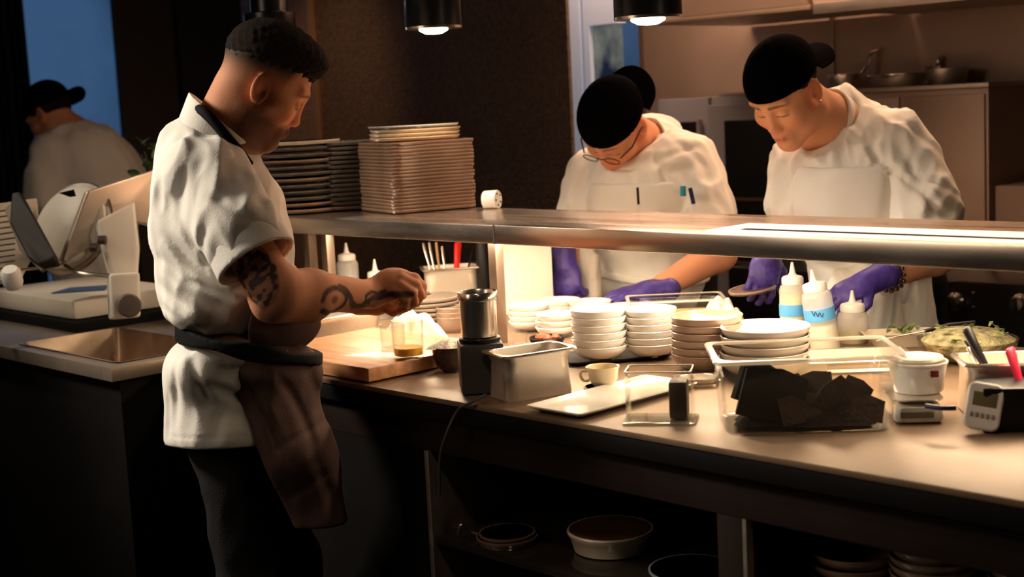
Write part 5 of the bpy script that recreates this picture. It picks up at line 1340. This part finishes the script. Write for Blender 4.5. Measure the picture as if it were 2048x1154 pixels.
def legs(t, root, hipc, s_, m=cloth_bk, top=.95):
    Ft = Field()
    for sg in (-1, 1):
        h = w2c((hipc[0] + sg * s_[0] * .09, hipc[1] + sg * s_[1] * .09, top)); k = w2c((hipc[0] + sg * s_[0] * .10, hipc[1] + sg * s_[1] * .10, .5)); a = w2c((hipc[0] + sg * s_[0] * .11, hipc[1] + sg * s_[1] * .11, .06))
        Ft.cone(h, k, .10, .075, .04); Ft.cone(k, a, .072, .055, .03)
    P4 = np.array([w2c((hipc[0] + a, hipc[1] + b, c)) for a in (-.3, .3) for b in (-.3, .3) for c in (-.02, top + .12)])
    skin_obj('trousers', Ft, P4.min(0), P4.max(0), .011, m, t, root)
    for sg in (-1, 1):
        a = w2c((hipc[0] + sg * s_[0] * .11, hipc[1] + sg * s_[1] * .11, .045)); b = a + w2c((hipc[0], hipc[1] - .15, 0)) - w2c((hipc[0], hipc[1], 0))
        Fz = Field(); Fz.cone(a, b, .045, .038, .03); zc = w2c((0, 0, 0)) @ UPC
        Fz.fn(lambda P: -(P @ UPC - zc), .004, 'x')
        skin_obj('shoe', Fz, np.minimum(a, b) - .09, np.maximum(a, b) + .09, .008, black_pl, t, root)

FACE = M.T @ nrm((-.10, -1, 0))                 # the way the two cooks across the counter face
SIDE = nrm(np.cross(UPC, FACE))                  # towards their left hand
def cook_right():
    D = 3.78; P_ = lambda px, py, d=0.0: C(px, py, D - d); px = lambda n: n * D / F
    w0 = atD(1740, 560, D + .12); root = (float(w0[0]), float(w0[1]), 0)
    t = thing('person', 'right-hand cook behind the shelf, white jacket, black backward cap, bare-eyed, stud earring', 'person', root)
    hd = Head(P_(1574, 186, .13), (-.52, -.74, .43), (-.52, .56, .55), 1.06)
    G = head_field(nose=.98, jaww=1.12, heavy=.004)
    Fb = Field(); Fb.fn(hd.wrap(G), 0)
    Fb.cone(hd.pt(0, -.02, -.03), P_(1672, 262, .02), .066, .070, .03)
    Fb.cone(P_(1672, 262, .02), P_(1710, 400, -.04), .09, .12, .05); Fb.cone(P_(1710, 400, -.04), P_(1735, 560, -.12), .12, .13, .05)
    shl, ell_, wrl = P_(1800, 300, .13), P_(1868, 512, .20), P_(1748, 560, .33)
    Fb.cone(shl, ell_, .06, .048, .03); Fb.cone(ell_, wrl, .048, .031, .02)
    shr, elr, wrr = P_(1600, 335, -.12), P_(1580, 450, -.03), P_(1540, 492, .19)
    Fb.cone(shr, elr, .045, .040, .03); Fb.cone(elr, wrr, .040, .030, .02)
    lo = np.array([(1420 - 1024) / F * 3.4, (577 - 680) / F * 3.8, -D - .35]); hi = np.array([(1960 - 1024) / F * 3.8, (577 - 70) / F * 3.8, -D + .42])
    skin_obj('body', Fb, lo, hi, .0042, skin_m, t, root, skin_color((.72, .36, .21), 0, hd, lips=(.50, .17, .13), seed=5, brow=(.05, .025, .015)))
    # short hair below the cap
    Fh = Field(); hn = waves(12, 300, 8)
    def hr(P):
        q = hd.loc(P); k0 = np.linalg.norm((q - A3(0, -.012, .048)) / A3(.0790, .099, .089), axis=1)
        return np.maximum(np.maximum((k0 - 1) * .085 + .0018 * hn(P), (.010 + .55 * np.maximum(q[:, 1], -.03)) - q[:, 2] - .02), q[:, 1] - .048) * hd.sc
    Fh.fn(hr, 0); c_ = hd.pt(0, 0, .04); skin_obj('hair', Fh, c_ - .15, c_ + .15, .0036, hair_m, t, root)
    cap_objs(hd, t, root, tilt=.10, line=.040, brimlift=-.40)
    er = hd.pt(.086, .002, -.026); b = B(); wv = M @ er + EYE - np.array(root)
    b.lathe([(0, -.003), (.003, 0), (0, .003)], 10, tuple(float(q) for q in wv)).out('earring', steel_shine, t)
    Rt = np.stack([SIDE, nrm(np.cross(SIDE, UPC)) * -1, UPC], 1)
    tilt_up = nrm(UPC + FACE * .35); Rl = np.stack([SIDE, nrm(np.cross(tilt_up, SIDE)), tilt_up], 1)
    def torso(Fj, g=0.0):
        Fj.ell(P_(1705, 330, .0), (.205 + g, .135 + g, .150 + g), .05, Rm=Rl)
        Fj.ell(P_(1700, 410, .03), (.185 + g, .150 + g, .170 + g), .06, Rm=Rl)
        Fj.ell(P_(1742, 520, -.06), (.175 + g, .150 + g, .20 + g), .06, Rm=Rt)
    Fj = Field(); torso(Fj)
    Fj.cone(P_(1690, 232, -.02), P_(1730, 300, -.04), .085, .12, .06)
    Fj.cone(P_(1790, 285, .10), P_(1850, 410, .18), .092, .088, .05); Fj.cone(P_(1850, 410, .18), P_(1842, 478, .235), .085, .078, .03)
    Fj.cone(P_(1600, 315, -.10), P_(1582, 420, -.03), .078, .070, .05)
    Fj.disp(folds(61, 30, .0105, (1, .7, 1))); wq = waves(62, 60, 6); Fj.disp(lambda P: .0018 * wq(P))
    for x0, y0, x1, y1, w_, am in ((1700, 240, 1745, 330, .012, .008), (1745, 330, 1850, 440, .010, .010), (1780, 300, 1830, 440, .014, .010), (1690, 270, 1760, 350, .012, .009), (1770, 235, 1850, 310, .014, .006), (1800, 360, 1890, 400, .012, .009), (1860, 340, 1905, 420, .012, .007), (1715, 310, 1700, 400, .010, .007), (1560, 300, 1540, 400, .012, .007), (1600, 290, 1570, 350, .012, .006), (1870, 430, 1790, 445, .012, .010), (1760, 350, 1730, 420, .010, .007), (1668, 270, 1682, 440, .0035, .0035), (1690, 265, 1706, 440, .0035, .0035)):
        Fj.groove(P_(x0, y0, .1), P_(x1, y1, .1), w_, am)
    Fj.cone(P_(1672, 262, .02), hd.pt(0, -.0, -.06), .078, .085, .012, '-')
    Fj.fn(lambda P, c=w2c((0, 0, .80)): -((P - c) @ UPC), .004, 'x')
    lo = np.array([(1490 - 1024) / F * 3.4, (577 - 790) / F * 4.0, -D - .42]); hi = np.array([(1960 - 1024) / F * 3.9, (577 - 130) / F * 3.8, -D + .42])
    jk = skin_obj('jacket', Fj, lo, hi, .0054, cloth_w, t, root)
    ca = P_(1668, 256, .025); cd_ = nrm(hd.pt(0, -.01, -.05) - ca)
    Fk = Field(); wc = waves(8, 30, 4)
    def collar(P):
        q = P - ca; s_ = q @ cd_; v_ = q - s_[:, None] * cd_; r = np.linalg.norm(v_, axis=1); fr_ = (v_ @ nrm((-.6, -.4, .6))) / .08
        return np.maximum(np.abs(r - .083 - .12 * s_) - .0045, np.maximum(-s_ - .03, s_ - .040 + .018 * fr_ - .003 * wc(P)))
    Fk.fn(collar, 0); skin_obj('collar', Fk, ca - .16, ca + .16, .0042, cloth_w, jk, root, relax=2)
    # apron bib and skirt over the jacket
    Fa = Field(); torso(Fa, .010); Fa.disp(folds(65, 18, .005))
    def reg(P):
        q = P - P_(1640, 345, .15); s_ = q @ SIDE
        return np.maximum(np.maximum((q @ UPC) - .10 * 0 - .012, np.abs(s_ - .03) - (.125 - .45 * (q @ UPC))), -((P - P_(1705, 400, -.02)) @ FACE))
    Fa.fn(reg, .004, 'x'); Fa.fn(lambda P, c=w2c((0, 0, .62)): -((P - c) @ UPC), .004, 'x')
    ap = skin_obj('apron', Fa, lo, hi, .0054, mat('apron white cloth', (.82, .80, .75), .85, 0, .03, 6, .12, 260, spec=.1), t, root)
    # hanging skirt hem of the apron, right of the gloved hand
    Fz = Field(); Fz.cone(P_(1815, 560, .02), P_(1822, 700, .0), .065, .085, .03); Fz.cone(P_(1720, 600, .10), P_(1730, 720, .08), .10, .11, .04); Fz.disp(folds(68, 30, .006, (1.5, .3, 1)))
    Fz.fn(lambda P, c=w2c((0, 0, .72)): -((P - c) @ UPC), .004, 'x')
    l2, h2 = P_(1620, 760, .30), P_(1920, 520, -.25); skin_obj('apron_skirt', Fz, np.minimum(l2, h2), np.maximum(l2, h2), .0054, MATS['apron white cloth'], ap, root)
    # gloves
    def glove(w, dr, nm, side, curl, nmg='glove', **k):
        Fg = Field(); w = A3(*w); Fg.cone(w - nrm(dr) * .045, w, .037, .031, .01); hand(Fg, w, dr, nm, side, curl, r=.0098, **k); Fg.disp(lambda P, q=waves(3, 120, 5): .0007 * q(P))
        return skin_obj(nmg, Fg, w - .2, w + .2, .0036, glove_m, t, root)
    glove(P_(1742, 562, .335), (-1, -.42, .30), (-.15, .9, .5), -1, (.45, .6, .4), thumb=.5, sc=1.05)
    glove(P_(1538, 500, .20), (-.22, -1, .12), (.1, .12, 1), -1, (.35, .7, .5), thumb=.7)
    # beaded bracelet
    b = B(); 
    ax = nrm(wrl - ell_); cc = wrl - ax * .028 * 0 + (ell_ - wrl) * .26; e1 = nrm(np.cross(ax, UPC)); e2 = np.cross(ax, e1)
    for rw in (0, 1):
        for k in range(16):
            th = k * 2 * math.pi / 16 + rw * .2; q = cc + ax * (rw * .013) + (e1 * math.cos(th) + e2 * math.sin(th)) * .042; wv = M @ q + EYE - np.array(root)
            b.lathe([(0, -.006), (.005, -.004), (.0065, 0), (.005, .004), (0, .006)], 10, tuple(float(x) for x in wv))
    b.out('beaded_bracelet', mat('dark beads', (.05, .022, .018), .2, 0, .5, 60, coat=.5), t)
    # small blue emblem on the sleeve
    def hit(px_, py_):
        d_ = C(px_, py_, 1.0); z_ = 3.0
        for _k in range(60): z_ += max(float(Fj.ev((d_ * z_)[None])[0]) * .8, .0004) if z_ < 5 else 0
        return M @ (d_ * z_) + EYE - np.array(root)
    em = hit(1792, 318); ax_e = tuple(M[:, 2] + .25 * M[:, 0])
    B().lathe([(0, -.003), (.0085, -.003), (.009, .001), (.007, .0022), (0, .0024)], 6, tuple(float(x) for x in em), axis=ax_e).out('sleeve_emblem', mat('navy thread', (.01, .02, .10), .6), jk)
    em = hit(1779, 340); B().lathe([(.004, -.001), (.006, -.001), (.006, .0016), (.004, .0016)], 12, tuple(float(x) for x in em), axis=ax_e).out('sleeve_stitching', mat('blue grey thread', (.35, .38, .45), .7), jk)
    for k_, py_ in enumerate((300, 340, 380)):
        em = hit(1676 + k_ * 4, py_); B().lathe([(0, -.002), (.0055, -.002), (.006, .0018), (.004, .003), (0, .0024)], 12, tuple(float(x) for x in em), axis=ax_e).out('jacket_button', cloth_w2, jk)
    legs(t, root, (root[0], root[1] + .06), (1, 0))
    # plate held in the right glove
    pc = atD(1506, 584, D - .185); o = rd_plate(.062, .012).out('held_plate', [plate_dk, mat('pink rim', (.42, .28, .24), .25)], loc=tuple(float(x) for x in pc)); o.rotation_euler = (R(7), R(-4), 0)
    tag(o, 'small dark plate with pale rim held in the right cook\'s purple glove', 'plate')
    return t, jk
def cook_glasses():
    D = 4.22; P_ = lambda px, py, d=0.0: C(px, py, D - d); px = lambda n: n * D / F
    w0 = atD(1300, 560, D + .10); root = (float(w0[0]), float(w0[1]), 0)
    t = thing('person', 'cook with glasses, black backward cap and purple gloves, bowing low in the middle', 'person', root)
    hd = Head(P_(1230, 252, .16), (-.36, -.90, .28), (-.42, .36, .84), 1.07)
    G = head_field(nose=.95, jaww=1.04, heavy=.002)
    Fb = Field(); Fb.fn(hd.wrap(G), 0)
    Fb.cone(hd.pt(0, -.02, -.03), P_(1300, 300, .03), .060, .066, .03)
    Fb.cone(P_(1290, 310, .0), P_(1290, 420, -.04), .09, .12, .05); Fb.cone(P_(1290, 420, -.04), P_(1300, 560, -.10), .12, .12, .05)
    shl, ell_, wrl = P_(1385, 335, .12), P_(1437, 508, .22), P_(1312, 580, .33)
    Fb.cone(shl, ell_, .06, .050, .03); Fb.cone(ell_, wrl, .050, .032, .02)
    shr, elr, wrr = P_(1195, 345, -.10), P_(1152, 440, -.01), P_(1134, 522, .13)
    Fb.cone(shr, elr, .042, .036, .03); Fb.cone(elr, wrr, .036, .030, .02)
    lo = np.array([(1080 - 1024) / F * 3.8, (577 - 660) / F * 4.2, -D - .35]); hi = np.array([(1490 - 1024) / F * 4.3, (577 - 130) / F * 4.2, -D + .42])
    skin_obj('body', Fb, lo, hi, .0044, skin_m, t, root, skin_color((.68, .31, .18), 0, hd, lips=(.46, .14, .11), seed=6))
    cap_objs(hd, t, root, tilt=.12, line=.032, brimlift=-.10)
    # glasses
    b = B(); fr_ = lambda x, y, z: tuple(float(q) for q in (M @ hd.pt(x, y, z) + EYE - np.array(root)))
    for s_ in (-1, 1):
        ring = [fr_(s_ * .033 + .022 * math.cos(a), .108 - .12 * abs(.033 + .022 * math.cos(a) * s_) ** 1.2 * .6, .002 + .015 * math.sin(a)) for a in np.linspace(0, 2 * math.pi, 25)]
        b.tube(ring, .0016, 6); b.tube([fr_(s_ * .055, .096, .006), fr_(s_ * .078, .06, .010), fr_(s_ * .083, .0, .008), fr_(s_ * .083, -.01, -.002)], .0022, 6)
    b.tube([fr_(-.012, .106, .006), fr_(0, .110, .008), fr_(.012, .106, .006)], .0016, 6)
    b.out('glasses', black_pl, t)
    Rt = np.stack([SIDE, nrm(np.cross(UPC, SIDE)), UPC], 1)
    tilt_up = nrm(UPC + FACE * .45); Rl = np.stack([SIDE, nrm(np.cross(tilt_up, SIDE)), tilt_up], 1)
    def torso(Fj, g=0.0):
        Fj.ell(P_(1288, 345, .02), (.205 + g, .130 + g, .135 + g), .05, Rm=Rl)
        Fj.ell(P_(1280, 420, .04), (.185 + g, .140 + g, .17 + g), .06, Rm=Rl)
        Fj.ell(P_(1298, 540, -.05), (.185 + g, .140 + g, .20 + g), .06, Rm=Rt)
    Fj = Field(); torso(Fj)
    Fj.cone(P_(1310, 282, -.02), P_(1320, 330, -.04), .085, .12, .06)
    Fj.cone(P_(1378, 325, .10), P_(1412, 420, .17), .088, .082, .05); Fj.cone(P_(1412, 420, .17), P_(1418, 470, .20), .080, .075, .03)
    Fj.cone(P_(1185, 345, -.08), P_(1158, 430, -.02), .078, .070, .05)
    Fj.disp(folds(71, 30, .0105, (1, .7, 1))); wq = waves(72, 60, 6); Fj.disp(lambda P: .0018 * wq(P))
    for x0, y0, x1, y1, w_, am in ((1320, 260, 1400, 340, .012, .007), (1300, 330, 1385, 300, .012, .010), (1305, 350, 1370, 345, .012, .009), (1300, 300, 1330, 400, .012, .008), (1390, 320, 1420, 410, .014, .008), (1350, 350, 1400, 410, .012, .007), (1180, 330, 1150, 400, .012, .007), (1220, 330, 1190, 400, .014, .007), (1160, 360, 1130, 410, .010, .006), (1250, 340, 1270, 400, .012, .006)):
        Fj.groove(P_(x0, y0, .1), P_(x1, y1, .1), w_, am)
    Fj.cone(P_(1300, 300, .03), hd.pt(0, .0, -.06), .072, .080, .012, '-')
    Fj.fn(lambda P, c=w2c((0, 0, .80)): -((P - c) @ UPC), .004, 'x')
    lo = np.array([(1080 - 1024) / F * 3.8, (577 - 740) / F * 4.4, -D - .42]); hi = np.array([(1500 - 1024) / F * 4.3, (577 - 200) / F * 4.2, -D + .42])
    jk = skin_obj('jacket', Fj, lo, hi, .0056, cloth_w, t, root)
    ca = P_(1298, 300, .03); cd_ = nrm(hd.pt(0, -.01, -.05) - ca)
    Fk = Field()
    def collar(P):
        q = P - ca; s_ = q @ cd_; v_ = q - s_[:, None] * cd_; r = np.linalg.norm(v_, axis=1); f_ = (v_ @ nrm((-.6, -.3, .7))) / .08
        return np.maximum(np.abs(r - .080 - .10 * s_) - .0045, np.maximum(-s_ - .03, s_ - .034 + .020 * f_))
    Fk.fn(collar, 0); skin_obj('collar', Fk, ca - .16, ca + .16, .0044, cloth_w, jk, root, relax=2)
    Fa = Field(); torso(Fa, .010); Fa.disp(folds(75, 18, .005))
    def reg(P):
        q = P - P_(1245, 345, .15); s_ = q @ SIDE
        return np.maximum(np.maximum((q @ UPC) + .03, np.abs(s_ - .02) - (.13 - .35 * (q @ UPC))), -((P - P_(1290, 420, -.02)) @ FACE))
    Fa.fn(reg, .004, 'x'); Fa.fn(lambda P, c=w2c((0, 0, .62)): -((P - c) @ UPC), .004, 'x')
    ap = skin_obj('apron', Fa, lo, hi, .0056, MATS['apron white cloth'], t, root)
    # waist line of the apron and a towel tucked at the hip
    def tie(P):
        c = P_(1298, 560, -.05); q = P - c; s_ = q @ SIDE; f_ = q @ FACE; k0 = np.sqrt((s_ / .197) ** 2 + (f_ / .155) ** 2) - 1
        return np.maximum(np.abs(k0) * .15 - .006, np.abs(q @ UPC - .03 + .10 * s_) - .012)
    Fw = Field(); Fw.fn(tie, 0); c = P_(1298, 545, -.05); skin_obj('waist_tie', Fw, c - .24, c + .24, .0050, MATS['apron white cloth'], ap, root)
    Ft = Field(); Ft.cone(P_(1172, 500, .10), P_(1180, 600, .10), .026, .036, .02); Ft.cone(P_(1188, 520, .13), P_(1195, 590, .13), .018, .022, .02); Ft.disp(folds(77, 45, .006, (1.5, .4, 1)))
    c = P_(1183, 550, .11); 
    tw = skin_obj('hip_towel', Ft, c - .13, c + .13, .0046, mat('greyish cloth', (.55, .50, .44), .9, 0, .05, 6, .2, 200, spec=.1), ap, root)
    def glove(w, dr, nm, side, curl, **k):
        Fg = Field(); w = A3(*w); Fg.cone(w - nrm(dr) * .045, w, .037, .031, .01); hand(Fg, w, dr, nm, side, curl, r=.0098, **k)
        return skin_obj('glove', Fg, w - .2, w + .2, .0038, glove_m, t, root)
    glove(P_(1131, 522, .135), (.12, -1, .25), (-.5, .1, .8), 1, (.9, 1.1, .6), sc=1.08)
    glove(P_(1305, 582, .335), (-1, -.10, .25), (.1, .95, .3), -1, (.25, .3, .2), sc=1.0)
    legs(t, root, (root[0], root[1] + .06), (1, 0))
    return t
def pens(jk=None):
    D = 4.22
    def pen(pts, r, m, label):
        o0 = atD(*pts[0]); P = [tuple(atD(*q) - o0) for q in pts]
        o = B().tube(P, r, 10).out('pen', m, loc=tuple(float(x) for x in o0)); return tag(o, label, 'pen', 'pens clipped to the jacket pocket')
    cy = mat('turquoise plastic', (.01, .30, .42), .35); nv = mat('navy plastic', (.01, .012, .06), .3)
    pen([(1366, 392, 3.96), (1366, 372, 3.955)], .0085, cy, 'thick turquoise marker cap in the pocket of the cook with glasses')
    pen([(1387, 408, 3.95), (1384, 394, 3.95), (1380, 376, 3.95)], .0062, nv, 'dark pen just right of the turquoise marker')
    pen([(1277, 409, 3.95), (1276, 392, 3.95), (1275, 375, 3.95)], .0035, black_pl, 'thin black pen clipped at the middle of the apron bib')
def cook_far():
    D = 5.9; P_ = lambda px, py, d=0.0: C(px, py, D - d)
    w0 = atD(190, 500, D); root = (float(w0[0]), float(w0[1]), 0)
    t = thing('person', 'distant cook seen from behind beyond the meat slicer, black cap and dim white jacket', 'person', root)
    hd = Head(P_(103, 232, .0), (-.72, -.62, -.30), (-.50, .80, -.10), 1.06)
    Fb = Field(); Fb.fn(hd.wrap(head_field()), 0); Fb.cone(hd.pt(0, -.02, -.03), P_(150, 275, -.0), .060, .070, .03)
    Fb.cone(P_(150, 290, 0), P_(190, 480, 0), .11, .13, .05)
    Fb.cone(P_(92, 330, .1), P_(80, 420, .12), .05, .045, .03); Fb.cone(P_(80, 420, .12), P_(30, 470, .05), .042, .028, .02)
    Fg = None; hand(Fb, P_(30, 470, .05), (-1, -.3, 0), (0, 1, .1), 1)
    lo = P_(-60, 600, -.35); hi = P_(330, 120, .35)
    lo, hi = np.minimum(lo, hi), np.maximum(lo, hi)
    skin_obj('body', Fb, lo, hi, .0065, skin_m, t, root, skin_color((.60, .28, .16), 0, hd, seed=8))
    Fh = Field(); Fh.fn(lambda P: np.maximum(np.maximum((np.linalg.norm((hd.loc(P) - A3(0, -.012, .04)) / A3(.080, .100, .092), axis=1) - 1) * .085, -.045 + .6 * np.maximum(hd.loc(P)[:, 1], -.02) - hd.loc(P)[:, 2]), hd.loc(P)[:, 1] - .045), 0)
    c_ = hd.pt(0, 0, .03); skin_obj('hair', Fh, c_ - .15, c_ + .15, .005, hair_m, t, root)
    cap_objs(hd, t, root, tilt=.12, line=.030, brimlift=-.35)
    Fj = Field()
    Fj.ell(P_(165, 325, -.0), (.19, .16, .17), .06); Fj.ell(P_(215, 350, -.05), (.155, .17, .16), .06); Fj.ell(P_(185, 470, 0), (.20, .30, .16), .08)
    Fj.cone(P_(98, 310, .10), P_(82, 400, .14), .085, .075, .05); Fj.cone(P_(135, 272, 0), P_(170, 300, -.02), .085, .12, .06)
    Fj.disp(folds(81, 18, .010, (1, .8, 1)))
    Fj.cone(P_(140, 280, 0), hd.pt(0, -.01, -.06), .070, .080, .012, '-')
    skin_obj('jacket', Fj, np.minimum(P_(20, 640, -.4), P_(340, 230, .4)), np.maximum(P_(20, 640, -.4), P_(340, 230, .4)), .0075, cloth_w, t, root)
    legs(t, root, (root[0], root[1]), (M[0, 0], M[1, 0]))
cook_right(); cook_glasses(); pens(); cook_far()
print('people', time.time() - _t)
